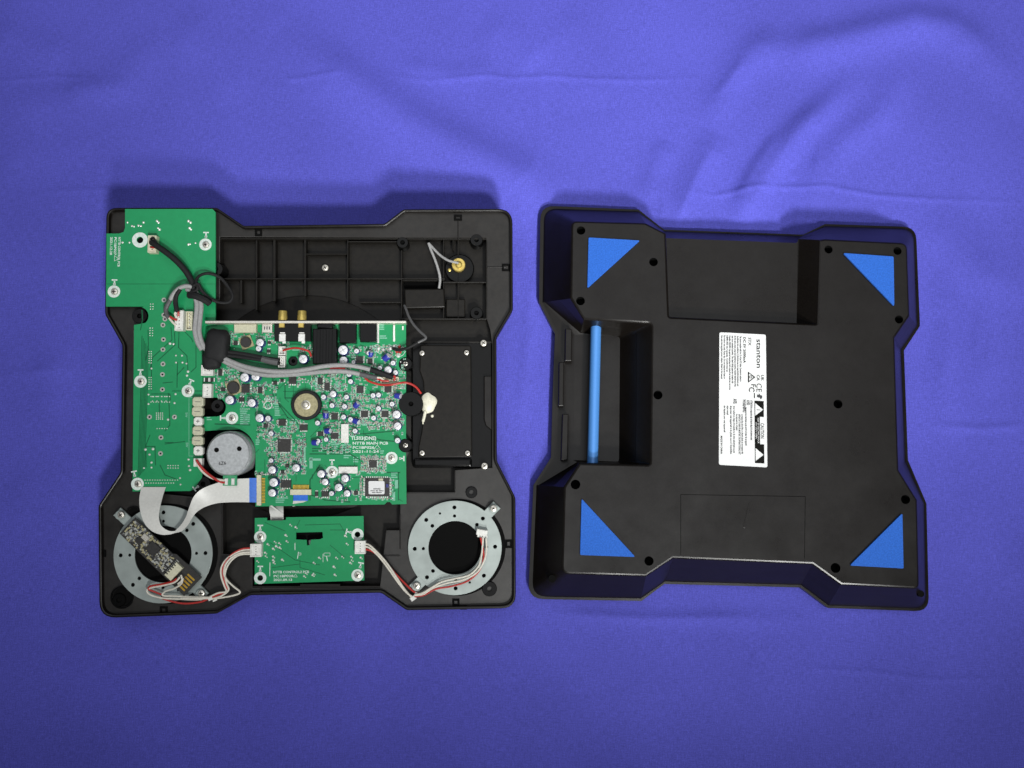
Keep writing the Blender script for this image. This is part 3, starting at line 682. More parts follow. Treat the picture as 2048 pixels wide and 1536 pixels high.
line(mb, [(623, 750), (623, 782), (691, 782), (691, 750)], HM, .8)
line(mb, [(750, 690), (757, 689), (762, 694), (785, 692), (790, 698)], HM, .9); line(mb, [(750, 690), (752, 702), (760, 708)], HM, .9); line(mb, [(790, 710), (797, 715), (806, 710), (811, 703)], HM, .9)
line(mb, [(480, 818), (500, 818)], HM, .8); line(mb, [(513, 860), (530, 860)], HM, .7); line(mb, [(514, 814), (514, 840)], HM, .7)
ptext(mb, 'L+', 741, 696, HM, 4, 7)
part('silkscreen', mb, 'silk', mainb, kind='stuff')
mb = MB()
for x0, y0, x1, y1 in [(481, 818, 496, 855), (487, 830, 500, 852), (550, 805, 563, 836), (580, 839, 593, 856), (619, 917, 640, 921), (619, 917, 625, 935), (552, 996, 576, 1010), (598, 880, 602, 935), (607, 880, 611, 940), (596, 880, 600, 930), (757, 650, 775, 665), (760, 672, 774, 684), (683, 890, 702, 905),
                       (688, 911, 704, 921), (707, 915, 717, 928), (761, 902, 768, 912), (763, 943, 767, 947), (719, 775, 724, 790), (630, 752, 636, 772), (672, 764, 682, 780), (796, 742, 806, 755), (725, 846, 740, 855), (760, 846, 782, 856), (455, 666, 463, 682), (585, 700, 600, 708),
                       (414, 835, 424, 846), (512, 880, 520, 895), (515, 868, 530, 876), (663, 880, 678, 905), (783, 946, 795, 962), (790, 962, 796, 975), (722, 930, 728, 942), (528, 770, 536, 778), (712, 950, 720, 958), (785, 985, 790, 1000), (460, 740, 475, 748)]:
    x_ = x0
    if x1-x0 > 6 and y1-y0 > 6:
        for r_ in range(int((y1-y0)/4.2)):
            yy = y0+r_*4.2; line(mb, [(x0, yy), (x0+(x1-x0)*random.uniform(.5, 1), yy)], HM, 2.2)
    else: line(mb, [((x0+x1)/2, y0), ((x0+x1)/2, y1)] if y1-y0 > x1-x0 else [(x0, (y0+y1)/2), (x1, (y0+y1)/2)], HM, min(x1-x0, y1-y0))
part('pale_silkscreen', mb, 'silkd', mainb, kind='stuff')
mb = MB()
for pth in ([(552, 760), (552, 800), (590, 840)], [(570, 770), (570, 796), (585, 796)], [(585, 765), (571, 770)], [(545, 745), (546, 790), (575, 835), (600, 850)], [(625, 897), (690, 897)], [(625, 902), (690, 902)], [(700, 870), (790, 862)], [(620, 908), (700, 908), (720, 920)], [(515, 850), (520, 880)],
            [(650, 900), (700, 905)], [(720, 690), (750, 700)], [(797, 945), (797, 1000)], [(770, 945), (800, 945)], [(430, 848), (500, 850)], [(640, 640+15), (640, 660)], [(595, 980), (650, 1000), (700, 1004)], [(620, 1000), (620, 960), (640, 930)], [(730, 870), (760, 880), (800, 884)], [(556, 800), (560, 815)]): line(mb, pth, HM, 2.2)
for i in range(110):
    x, y = random.uniform(415, 800), random.uniform(690, 1000)
    if (x < 515 and y > 790) or math.hypot(x-612, y-810) < 34: continue
    l_ = random.uniform(8, 34); a = random.choice((0, 45, 90, 135)); line(mb, [(x, y), (min(805, x+l_*cos(R(a))), min(1003, y+l_*sin(R(a))))], HM, 1.0)
part('copper_trace', mb, 'trace', mainb, kind='stuff')

# capacitors
CAPM = {}
def cap_mesh(r):
    r = round(r*2)/2
    if r not in CAPM:
        hgt = r*1.55+2
        a = MB().lathe((0, 0, 0), [(r*1.06, 0), (r*1.06, 1.4), (r*.96, 2.0), (r, 3), (r, hgt-1.2), (r*.93, hgt-.3)], 20, 0)
        b = MB().lathe((0, 0, hgt-.5), [(r*.90, 0), (r*.90, .45), (r*.80, .9), (r*.2, .95)], 20, 0)
        b.box((0, 0, hgt+.42), (r*1.4, .5, .1), .6, 1); b.box((0, 0, hgt+.42), (r*1.4, .5, .1), .6+pi/2, 1)
        CAPM[r] = (a.mesh('capacitor', ['navy'], False), b.mesh('capacitor_top', ['alu', 'dgrey'], False), hgt, MB().lathe((0, 0, 0), [(r, 0), (r, hgt-1.2), (r*.9, hgt)], 16).mesh('capacitor', ['blue'], False))
    return CAPM[r]
CAPS = [(520, 685, 8), (517, 697, 6), (489, 755, 9), (511, 753, 8.5), (606, 718, 9), (459, 800, 9), (503, 806, 8.5), (519, 836, 8.5), (536, 837, 6), (686, 700, 10), (713, 702, 5), (687, 721, 8.5), (707, 724, 4), (738, 706, 5.5), (786, 726, 5.5), (760, 736, 4.5), (776, 740, 8),
        (791, 745, 5), (754, 759, 4.5), (701, 763, 5), (698, 749, 5), (666, 788, 7), (647, 794, 5.5), (693, 794, 5.5), (746, 791, 5.5), (757, 790, 5.5), (664, 811, 5), (689, 813, 5), (757, 817, 5.5), (784, 808, 5.5), (687, 834, 5.5), (701, 839, 5.5), (747, 836, 5.5), (793, 829, 8.5),
        (795, 852, 8), (635, 846, 5.5), (542, 867, 5), (542, 921, 4.5), (544, 940, 8), (592, 936, 8), (547, 965, 9), (544, 986, 8), (642, 948, 8), (650, 964, 7), (636, 882, 4.5), (652, 879, 4.5), (710, 862, 5.5), (795, 881, 6), (690, 957, 8), (677, 975, 8), (694, 987, 7), (663, 987, 5)]
for x, y, r in CAPS:
    r *= .95; a, b, hgt, _ = cap_mesh(r); c = L(x, y, HM+hgt)
    o = part('capacitor', a, None, mainb, at=(c.x, c.y, HM)); part('capacitor_top', b, None, mainb, at=(c.x, c.y, HM), sub_of=o)
for x, y, r, az, tl in [(769, 718, 6.5, 2.2, 62), (740, 712, 5, 2.8, 60), (791, 791, 5.5, 1.4, 70), (710, 813, 5.5, 2.4, 64), (651, 835, 5.5, 3.0, 66), (708, 841, 5.5, 1.2, 68), (651, 862, 5.5, 1.6, 68), (626, 885, 5.5, 1.5, 64)]:
    c = L(x, y, HM+6); o = part('capacitor', cap_mesh(r)[3], None, mainb, at=(c.x, c.y, HM+r*.95), rot=(R(tl), 0, az), label='bright blue capacitor leaning over on its leads')
    q = MB(); q.lathe((0, 0, cap_mesh(r)[2]), [(round(r*2)/2*.85, -.2), (round(r*2)/2*.8, .2)], 16); part('capacitor_top', q, 'alu', mainb, at=(c.x, c.y, HM+r*.95), sub_of=o)
    w_ = MB(); w_.ringflat((c.x, c.y, HM+.05), r*.9, r*1.2, .3, 20)
# chips
def chip(root, x, y, sx, sy, hh, ht=3, legs='x', nl=4, rot=0.0, m='chip', lead=2.6):
    c = L(x, y, hh+ht); mb = MB().box((0, 0, .6), (sx, sy, ht-.6), 0, 0, .4)
    ax = {'x': (1,), 'y': (0,), 'xy': (0, 1), '': ()}[legs]
    for k in ax:
        for i in range(nl):
            f_ = (i+.5)/nl-.5
            for s_ in (-1, 1):
                if k: mb.box((s_*(sx/2+lead/2), f_*sy*.92, .05), (lead, sy/nl*.5, .9), 0, 1)
                else: mb.box((f_*sx*.92, s_*(sy/2+lead/2), .05), (sx/nl*.5, lead, .9), 0, 1)
    mb.lathe((-sx*.34, sy*.34, ht), [(min(sx, sy)*.07, 0), (min(sx, sy)*.06, .06)], 8, 2)
    return part('chip', mb, [m, 'solder', 'dgrey'], root, at=(c.x, c.y, hh), rot=(0, 0, rot))
for x, y, sx, sy, lg, nl in [(568, 891, 24, 24, 'xy', 12), (564, 845, 13, 12, 'x', 4), (607, 855, 15, 11, 'y', 6), (669, 833, 12, 12, 'x', 4), (669, 872, 13, 11, 'y', 5), (729, 828, 13, 12, 'xy', 6), (770, 828, 13, 12, 'xy', 6), (720, 779, 13, 13, 'x', 5), (776, 778, 13, 12, 'x', 5),
                             (719, 720, 13, 13, 'x', 4), (654, 773, 10, 14, 'x', 4), (746, 928, 14, 14, 'xy', 5), (650, 988, 13, 10, 'y', 3), (491, 777, 15, 16, 'x', 3), (564, 748 + 13, 6, 5, 'x', 2), (585, 761, 14, 13, 'y', 3), (483, 799, 10, 8, 'y', 2), (446, 779, 8, 7, 'x', 2), (574, 932, 7, 6, '', 1), (565, 944, 6, 6, 'x', 2), (572, 968, 19, 14, 'y', 4),
                             (538, 685, 6, 5, 'y', 2), (537, 702, 7, 6, 'y', 2), (550, 766, 7, 6, 'x', 2), (471, 686, 7, 8, 'x', 3), (531, 852, 8, 7, 'x', 3), (668, 743, 12, 8, 'y', 5), (740, 722, 9, 9, 'x', 4), (641, 868, 10, 8, 'x', 4), (712, 986, 7, 7, 'x', 3), (633, 988, 6, 8, 'y', 3), (440, 745, 7, 12, 'x', 4), (520, 780, 8, 12, 'x', 4), (640, 762, 9, 12, 'x', 4)]:
    chip(mainb, x, y, sx, sy, HM, 3.2, lg, nl)
# inductors
for x, y, r in [(491, 684, 10), (466, 775, 11.5)]:
    c = L(x, y, HM+7); b2 = MB().box((0, 0, 0), (2*r+3, 2*r+3, 2.5), .4, 1, .3); b2.lathe((0, 0, 2.4), [(r, 0), (r, 3.6), (r*.9, 4.6)], 20, 0)
    part('inductor', b2, ['chip', 'tan'], mainb, at=(c.x, c.y, HM), flat=False)
# tiny parts
mb = MB(); rnd = random.Random(11)
def smd(x, y, s=1.0):
    c = L(x, y, HM); a = rnd.choice((0, pi/2)); l_, w_ = 4.2*s, 2.1*s
    body = rnd.choice((0, 0, 1, 1, 2, 2)); T = Matrix.Rotation(a, 3, 'Z')
    mb.box((c.x, c.y, HM), (l_*1.7, w_*1.9, .22+rnd.random()*.12), a, rnd.choice((4, 4, 4, 5)))
    mb.box((c.x, c.y, HM), (l_*.6, w_, 1.5*s), a, body)
    for k in (-1, 1):
        d_ = T @ Vector((k*l_*.38, 0, 0)); mb.box((c.x+d_.x, c.y+d_.y, HM), (l_*.24, w_*1.02, 1.6*s), a, 6)
ZON = [(430, 662, 560, 690, 46), (432, 730, 480, 800, 60), (478, 765, 555, 815, 60), (415, 664, 470, 700, 16), (555, 740, 625, 775, 22), (626, 745, 692, 782, 60), (640, 785, 808, 848, 190), (690, 690, 810, 780, 120), (640, 845, 720, 905, 70), (530, 840, 612, 915, 95), (536, 915, 612, 950, 55), (555, 950, 575, 995, 18),
       (722, 912, 772, 945, 75), (640, 940, 725, 1002, 46), (720, 955, 786, 1000, 60), (760, 690, 808, 705, 16), (515, 842, 545, 880, 18), (550, 680, 580, 700, 8), (775, 780, 808, 870, 26), (735, 846, 790, 858, 22), (600, 690, 625, 715, 10), (512, 945, 535, 950, 4)]
for x0, y0, x1, y1, nn in ZON:
    for i in range(int(nn*1.7)):
        x, y = rnd.uniform(x0, x1), rnd.uniform(y0, y1)
        if math.hypot(x-612, y-810) < 33 or x > 809 or (x > 700 and 872 < y < 908 and x < 772): continue
        smd(x, y, rnd.uniform(.75, 1.05))
for x0, y0, nn, dx, dy in [(726, 805, 9, 0, 0)]: pass
for x0, y0, cnt, vert in [(722, 812, 8, 0), (762, 812, 8, 0), (720, 846, 9, 0), (762, 846, 9, 0), (598, 880, 12, 1), (606, 880, 12, 1), (545, 888, 11, 1), (553, 885, 9, 1), (564, 862, 7, 0), (560, 918, 9, 0), (724, 918, 9, 0), (724, 940, 9, 0), (732, 958, 9, 0), (768, 918, 5, 1), (705, 780, 5, 1), (790, 770, 6, 1), (706, 796, 9, 0), (760, 798, 6, 0), (676, 862, 6, 1), (657, 826, 5, 1)]:
    for i in range(cnt): smd(x0+(0 if vert else i*4.4), y0+(i*4.4 if vert else 0), .95)
for i in range(260):
    x0, y0, x1, y1, nn = rnd.choice(ZON); x, y = rnd.uniform(x0, x1), rnd.uniform(y0, y1)
    if math.hypot(x-612, y-810) < 33 or x > 809 or (x > 700 and 872 < y < 908 and x < 772): continue
    blob(mb, x, y, HM, rnd.uniform(.9, 1.7), 3)
part('surface_mount_resistor', mb, ['chip', 'tan', 'dgrey', 'solder', 'silkd', 'trace', 'tin'], mainb, kind='stuff')
for x, y in [(464, 836), (783, 916), (664, 944)]: screw(mainb, x, y, HM+.4, 6.5)
# jacks and back panel
b2 = MB().plate([L(x, 642, 70).to_2d() for x in ()] or pts(L, [(410, 641.5), (812, 641.5), (812, 646), (410, 646.5)], 62), [], 37, 62, .6)
part('back_panel', b2, 'steel', mainb)
connector(mainb, 402, 730, 426, 751, HM, 12, 2, 'plug'); connector(mainb, 405, 768, 423, 795, HM, 12, 3, 'plug')
connector(mainb, 557, 693, 571, 710, HM, 12, 2, 'open'); connector(mainb, 556, 712, 570, 735, HM, 12, 3, 'open'); connector(mainb, 761, 754, 797, 768, HM, 13, 5, 'open', 'cream')
for x in (413, 424):
    c = L(x, 759.5, HM+3); part('resistor', MB().box((c.x, c.y, HM), (10, 7, 2.6), 0, 0, .3).box((c.x-4, c.y, HM), (1.6, 7.2, 2.8), 0, 1).box((c.x+4, c.y, HM), (1.6, 7.2, 2.8), 0, 1), ['chip', 'solder'], mainb)
def boxp(name, x0, y0, x1, y1, ht, m, bev=.6, root=None, h0_=HM): return part(name, MB().plate(pts(L, [(x0, y0), (x1, y0), (x1, y1), (x0, y1)], h0_+ht), [], h0_, h0_+ht, bev), m, root or mainb, flat=False)
sw = boxp('slide_switch', 468, 648.5, 512, 665, 12, 'beige')
us = boxp('usb_socket', 524, 648.5, 544, 665, 7, 'steel')
q = MB()
for k in (-5, 0, 5): c = L(534+k, 656, HM+7.1); q.box((c.x, c.y, HM+7.05), (2.2, 6, .2))
part('socket_slot', q, 'dgrey', mainb, sub_of=us)
rca = boxp('phono_socket_block', 549, 648, 621, 682, 16, 'gloss')
for x in (565, 603.5):
    c = L(x, 631, 56); b2 = MB()
    Tt = Matrix.Rotation(R(90), 4, 'X')
    b2.lathe((c.x, c.y-9, 54), [(8.6, 0), (8.6, 9), (8.1, 10), (8.1, 17), (7.4, 18), (4.0, 18.2)], 20, 0, Matrix.Rotation(R(-90), 4, 'X'))
    part('phono_socket', b2, 'brass', mainb, flat=False, label='brass phono socket barrel sticking out past the back panel')
    c = L(x-1.5, 648.5, 58); b2 = MB().box((c.x, c.y-1, HM+16), (10.5, 10, 3), 0, 0, 1.2); part('brass_tab', b2, 'brass', mainb)
    c = L(x, 675.5, 57); b2 = MB().box((c.x, c.y, HM+16), (12, 14, 3.2), 0, 0, .5).box((c.x, c.y+9, HM+16), (9, 2, 1.4), 0, 0).box((c.x+3, c.y-8, HM+14), (6, 5, 3), 0, 0)
    part('solder_tab', b2, 'solder', mainb)
jack = boxp('headphone_jack', 625, 657, 673, 728, 22, 'gloss', 2.0)
for k_ in range(3):
    q = MB(); c = L(637+k_*12, 693, HM+22); q.box((c.x, c.y, HM+21.6), (7, 64, 1.0), 0, 0, .8); part('jack_ridge', q, 'gloss', mainb, flat=False)
boxp('jack_nose', 634, 647, 665, 656.5, 20, 'gloss', 2.0)
boxp('audio_jack', 679, 647, 712, 686, 18, 'gloss', 1.2); boxp('audio_jack', 720, 647, 753, 683.5, 18, 'gloss', 1.2)
boxp('shield_box', 682, 848, 697, 885.5, 5, 'white', .6); boxp('shield_box', 677, 933.5, 715, 947, 5, 'white', .6)
for x0, y0, x1, y1 in [(786, 650, 790, 683), (804, 652, 807, 660), (754, 648, 758, 686)]: boxp('metal_strip', x0, y0, x1, y1, 3, 'solder', .4)
# ribbon sockets
boxp('ribbon_socket', 513, 950, 522, 1011, 7, 'cream'); boxp('ribbon_socket', 580, 979, 622, 990, 7, 'cream')
q = MB()
for i in range(17): c = L(526.5, 957+i*3, HM+1); q.box((c.x, c.y, HM), (7, 1.4, 2), 0, 0)
for i in range(13): c = L(587+i*2.5, 974, HM+1); q.box((c.x, c.y, HM), (1.3, 8, 2), 0, 0)
part('socket_pin', q, 'gold', mainb, kind='stuff')
# little module with a white sticker
md = boxp('wireless_module', 730, 956, 779, 993, 3, 'chip', .3)
q = MB().plate(pts(L, fillet([(737, 962, 3), (769, 962, 3), (769, 988.5, 3), (737, 988.5, 3)], 3), HM+5), [], HM+3, HM+5.2, .3)
part('module_shield', q, 'paper', mainb, sub_of=md)
q = MB()
ptext(q, 'MW22', 747, 979, HM+5.2, 2.4, 13); ptext(q, 'FCC ID 2021', 741, 982.5, HM+5.2, 1.6, 24); ptext(q, '00:1B:21', 744, 986, HM+5.2, 1.6, 18)
part('module_print', q, 'inkl', mainb, sub_of=md, kind='stuff')
q = MB()
for i in range(11):
    for x_, y_ in ((733+i*4.2, 954.5), (733+i*4.2, 994.5)): c = L(x_, y_, HM+.5); q.box((c.x, c.y, HM), (1.8, 3, 1.4))
    for x_, y_ in ((728.5, 958+i*3.2), (780.5, 958+i*3.2)): c = L(x_, y_, HM+.5); q.box((c.x, c.y, HM), (3, 1.6, 1.4))
part('module_pin', q, 'solder', mainb, kind='stuff')
boxp('module_chip', 733, 960, 737, 970, 5, 'chip', .2); boxp('module_crystal', 757, 957, 766, 961.5, 5, 'beige', .2); boxp('module_capacitor', 772, 968, 777, 975, 5, 'navy', .3)

# --- spindle end
c = L(612, 810, 50)
sp_ = thing('spindle', 'round platter spindle end with tan washer and black rubber ring on the main board', 'spindle', L, (c.x, c.y, HM))
part('rubber_ring', MB().lathe((0, 0, 0), [(26.5, 0), (28.3, 2), (28.3, 7), (27, 9), (22.2, 9.5), (21.8, 8)], 40), 'rubber', sp_, at=(c.x, c.y, HM), flat=False)
part('washer', MB().lathe((0, 0, 8), [(21.9, 0), (21.9, 1.6), (21.2, 2.2), (9, 2.2)], 40), 'tan', sp_, at=(c.x, c.y, HM), flat=False)
part('spindle_tip', MB().lathe((0, 0, 10), [(8.5, 0), (8.5, 1.2), (6.5, 1.8), (6, 3.6), (4.4, 5.6), (1.5, 6.4)], 24), 'steel', sp_, at=(c.x, c.y, HM), flat=False)

# --- motor
cm = L(461, 905, 20); ct = L(455.5, 908, 68)
mot = thing('motor', 'round silver motor can with two dark holes in a cut out of the main board', 'motor', L, (cm.x, cm.y, 10))
cx, cy = ct.x, ct.y
part('motor_can', MB().lathe((0, 0, 0), [(42, 0), (42, 44), (41, 47), (38.5, 49)], 48), 'silver', mot, at=(cx, cy, 12), flat=False)
part('end_cap', MB().lathe((0, 0, 49), [(38.3, -1), (38.3, 3), (37, 4.2), (8, 4.2)], 48), 'silver', mot, at=(cx, cy, 12), flat=False)
q = MB()
for x, y in [(433, 900), (478.5, 897.5)]: c = L(x, y, 66); q.lathe((c.x, c.y, 65.0), [(4, 0), (4, 1.4)], 16)
for k, x, y in ((0, 433, 900), (1, 478.5, 897.5)):
    c = L(x, y, 66); part('vent_hole', MB().lathe((0, 0, 0), [(4.2, 0), (4.2, 1.5)], 16), 'hole', mot, at=(c.x, c.y, 65.0))
q = MB(); c = L(437, 930, 66.5); q.text('6Z6', (c.x, c.y, 66.3), 6, 0.05, 0); part('motor_print', q, 'inkl', mot, kind='stuff')
c = L(459.5, 961, 61); q = MB().box((c.x, c.y, 57), (25, 19, 4), 0, 0, .5)
tb = part('terminal_board', q, 'pcb2', mot)
q = MB().box((c.x-6, c.y-2, 61.1), (6, 12, 1.6), 0, 0, .6).box((c.x+6, c.y-2, 61.1), (6, 12, 1.6), 0, 0, .6); part('solder_pad', q, 'solder', mot, sub_of=tb)
c = L(461, 907, 9.5); part('motor_gap_dark', MB().lathe((c.x, c.y, 6), [(56, 0), (56, 4), (50, 4.2)], 40), 'hole', mot)  # near-black disc painting the dark gap round the can

# --- small board at the near edge
HS = 38.0
sml = thing('switch_board', 'small green circuit board at the near edge between the two metal rings', 'circuit board', L, L(618, 1100, 34))
SB = [(509.5, 1036), (534, 1035.5), (534, 1041), (572, 1040), (572, 1034.6), (727, 1032), (728.5, 1161), (509.5, 1168)]
SLOT = [(592, 1065), (645, 1064), (646, 1076), (640, 1078.5), (622, 1079.5), (620, 1090), (614, 1091), (613, 1080), (592, 1079)]
part('circuit_board', MB().plate(pts(L, SB, HS), [pts(L, SLOT, HS), hl(715, 1069, 5.2, HS), hl(520.5, 1156, 5.2, HS)], 34, HS), 'pcb', sml)
mb = MB()
for x, y in [(520.5, 1074), (715, 1069), (520.5, 1156), (715, 1150.5)]: ring(mb, x, y, HS+.05, 5.3, 11.2)
T_mark(mb, 520.5, 1056, HS, 0, .95); T_mark(mb, 520.5, 1138, HS, 0, .95); T_mark(mb, 698, 1064, HS, pi/2-.2, .95); T_mark(mb, 721, 1131, HS, -.2, .95)
ptext(mb, 'NTTB CONTROL2 PCB', 546, 1146.5, HS, 4.4, 66); ptext(mb, 'PC1BP028', 547, 1154.5, HS, 4.4, 36); ptext(mb, '2021.09.13', 547, 1162, HS, 4.4, 34)
line(mb, [(587, 1154), (591, 1148), (595, 1154), (587, 1154)], HS, .6)
line(mb, [(590, 1086), (590, 1100)], HS, 1.2); line(mb, [(540, 1125), (539.5, 1152)], HS, 1.2); line(mb, [(646, 1108), (646, 1124)], HS, .8); rect(mb, 648, 1106, 660, 1112, HS, .7); line(mb, [(653, 1112), (655, 1122)], HS, 1.4)
line(mb, [(597, 1104), (595, 1117)], HS, 1.4); rect(mb, 596, 1106, 602, 1110, HS, .7)
part('silkscreen', mb, 'silk', sml, kind='stuff')
mb = MB()
for x, y in [(580, 1049), (591, 1054), (571, 1070), (573, 1082), (535, 1088), (549, 1083), (558, 1086), (552, 1092), (546, 1097), (559, 1095), (690, 1071), (693, 1087), (611, 1146), (627, 1147), (608, 1152), (625, 1150), (667, 1133), (669, 1149), (546, 1113), (546, 1120), (547, 1125), (702, 1113), (703, 1120), (700, 1125), (514, 1122), (564, 1119), (638, 1115), (672, 1115), (684, 1113), (627, 1125), (721, 1115), (530, 1105), (531, 1112)]:
    blob(mb, x, y, HS, random.uniform(1.6, 2.5)); blob(mb, x+3, y+2.5, HS, 1.3)
part('solder_joint', mb, 'solder', sml, kind='stuff')
mb = MB()
for pth in ([(545, 1135), (600, 1128)], [(600, 1040), (590, 1060)], [(660, 1060), (700, 1060)], [(540, 1085), (590, 1120), (640, 1130)], [(600, 1120), (600, 1135), (650, 1150)], [(660, 1090), (690, 1115)], [(610, 1050), (680, 1048), (690, 1065)], [(530, 1045), (570, 1062)]): line(mb, pth, HS, 1.0)
part('copper_trace', mb, 'trace', sml, kind='stuff')
for x, y in [(520.5, 1074), (715, 1150.5)]: screw(sml, x, y, HS+.4, 6.5)
connector(sml, 500, 1088, 523, 1114, HS, 13, 4, 'plug'); connector(sml, 709.5, 1082, 731, 1108, HS, 13, 4, 'plug')
q = pts(L, [(618, 1080), (628, 1078), (628, 1094), (619, 1096)], 33); part('slide_tab', MB().plate(q, [], 28, 37, .6), 'dgrey', sml)
part('shaft_bar', MB().plate(pts(L, [(586, 1060), (652, 1060), (652, 1082), (586, 1084)], 22), [], 8, 22, 1), 'hole', sml)

# --- metal rings
def ring_plate(name, label, cx, cy, ro, ri, a0, lugs):
    hh = 38.0; c = L(cx, cy, hh); ro *= L.k(cx, cy, hh); ri *= L.k(cx, cy, hh)
    t = thing(name, label, 'metal ring', L, (c.x, c.y, 33), 'metal mounting rings at the near corners')
    holes = [circ(c.x, c.y, ri, 56)]
    for k in range(8):
        a = a0+k*pi/4
        holes.append(circ(c.x+cos(a)*ro*.857, c.y+sin(a)*ro*.857, 3.7, 12)); holes.append(circ(c.x+cos(a)*ro*.675, c.y+sin(a)*ro*.675, 2.9 if k % 2 == 0 else 3.4, 12))
    holes.append(circ(c.x+cos(a0+1.97)*ro*.80, c.y+sin(a0+1.97)*ro*.80, 2.2, 10)); holes.append(circ(c.x+cos(a0+5.1)*ro*.80, c.y+sin(a0+5.1)*ro*.80, 2.2, 10))
    part('ring_disc', MB().plate(circ(c.x, c.y, ro, 96), holes, 34, hh, .4), 'zinc', t, flat=False)
    part('ring_shade', MB().lathe((c.x+5, c.y, 30.1), [(ro*1.03, 0), (ro*1.03, 1.2), (4, 1.25)], 64), 'hole', t)  # near-black disc, wider and offset, painting the shadow round the ring
    for lx, ly, w_ in lugs:
        p = L(lx, ly, hh); ang = math.atan2(p.y-c.y, p.x-c.x); dist = (Vector((p.x, p.y))-Vector((c.x, c.y))).length
        mid = (ro-4+dist+w_/2)/2; ln = dist+w_/2-(ro-4)
        part('lug', MB().box((c.x+cos(ang)*mid, c.y+sin(ang)*mid, 33.8), (ln, w_, 4.4), ang, 0, .8), 'zinc', t)
        part('lug_collar', MB().lathe((0, 0, 0), [(8.6, 0), (8.6, 3.4), (7.8, 4.2)], 20), 'zinc', t, at=(p.x, p.y, 38.2), flat=False)
        screw(t, lx, ly, 42.4, 6.5)
    return t
ring_plate('mounting_ring', 'grey metal ring at the near left corner, crossed by a slim black board', 326, 1108.5, 97, 56, 0.02, [(241, 1030, 19), (402, 1187, 20)])
ring_plate('mounting_ring', 'grey metal ring at the near right corner with an empty dark centre', 910, 1095.5, 93.5, 53, 0.02, [(987, 1017, 19), (833, 1172, 21)])

# --- slim black sensor board lying across the left ring
pA, pB = L(255, 1050, 52), L(387, 1172, 50); ax = (pB-pA); sl = ax.length; ang = math.atan2(ax.y, ax.x)
sen = thing('sensor_board', 'slim black circuit board packed with tiny parts lying across the left metal ring', 'circuit board', L, pA.lerp(pB, .5)+Vector((0, 0, -4)))
def SP(u, v): return pA+(pB-pA).normalized()*u+Vector((-sin(ang), cos(ang), 0))*v
q = MB()
q.plate([SP(0, -21).to_2d(), SP(sl, -24).to_2d(), SP(sl, 21).to_2d(), SP(sl*.62, 21).to_2d(), SP(sl*.58, 17).to_2d(), SP(0, 18).to_2d()], [], 47, 51)
part('circuit_board', q, 'chip', sen)
q = MB(); rn = random.Random(4)
for i in range(420):
    u, v = rn.uniform(4, sl*.64), rn.uniform(-18, 16)
    if 52 < u < 76 and -10 < v < 12: continue
    p = SP(u, v); s_ = rn.uniform(.8, 1.25); q.box((p.x, p.y, 51), (rn.uniform(2.5, 5)*s_, 2.4*s_, 1.8*s_), ang+rn.choice((0, pi/2)), rn.choice((0, 1, 1, 2, 3, 3)))
for i in range(9): p = SP(sl*.68, -13+i*3.4); q.box((p.x, p.y, 51), (6, 1.5, 1.4), ang, 3)
part('surface_mount_resistor', q, ['dgrey', 'tan', 'dgrey', 'tin'], sen, kind='stuff')
for u, v, sx_, sy_ in [(64, 1, 21, 19), (36, -6, 12, 12)]:
    p = SP(u, v); part('chip', MB().box((0, 0, 0), (sx_, sy_, 3), 0, 0, .4), 'chip', sen, at=(p.x, p.y, 51), rot=(0, 0, ang))
p = SP(40, 6); part('crystal', MB().box((0, 0, 0), (14, 11, 4.5), 0, 0, 1.2), 'steel', sen, at=(p.x, p.y, 51), rot=(0, 0, ang))
p = SP(sl*.735, -2); b2 = MB().box((0, 0, 0), (16, 31, 9), 0, 0, .8)
for i in range(5): b2.box((-6, -10+i*5, 9), (4, 2, .4), 0, 1)
part('connector', b2, ['cream', 'chip'], sen, at=(p.x, p.y, 51), rot=(0, 0, ang))
for i in range(5):
    p = SP(sl-14, -16+i*6.2); part('gold_contact', MB().box((0, 0, 0), (17, 3.2, .7)), 'gold', sen, at=(p.x, p.y, 51), rot=(0, 0, ang))

# --- jack at the far right corner of the top shell
c = L(919, 537, 20)
jk = thing('pivot_jack', 'brass nut on a round black base in the far right corner of the top shell', 'jack', L, (c.x, c.y, 6))
part('jack_base', MB().lathe((0, 0, 0), [(28.5, 0), (28.5, 12), (26.5, 14), (14, 14)], 40), 'gloss', jk, at=(c.x, c.y, 6), flat=False)
cb = L(917, 529, 30)
part('brass_nut', MB().lathe((0, 0, 0), [(13, 0), (13, 9), (12, 10), (7, 10), (6.5, 8)], 28), 'brass', jk, at=(cb.x, cb.y, 20), flat=False)
part('brass_stem', MB().lathe((0, 0, 0), [(6, 0), (6, 13), (4, 15), (1, 15.5)], 16), 'brass', jk, at=(cb.x+1, cb.y-2, 22), flat=False)
c = L(899, 540, 21); part('contact_pin', MB().lathe((0, 0, 0), [(3.2, 0), (3.2, 2), (1.5, 3)], 12), 'brass', jk, at=(c.x, c.y, 20), flat=False)

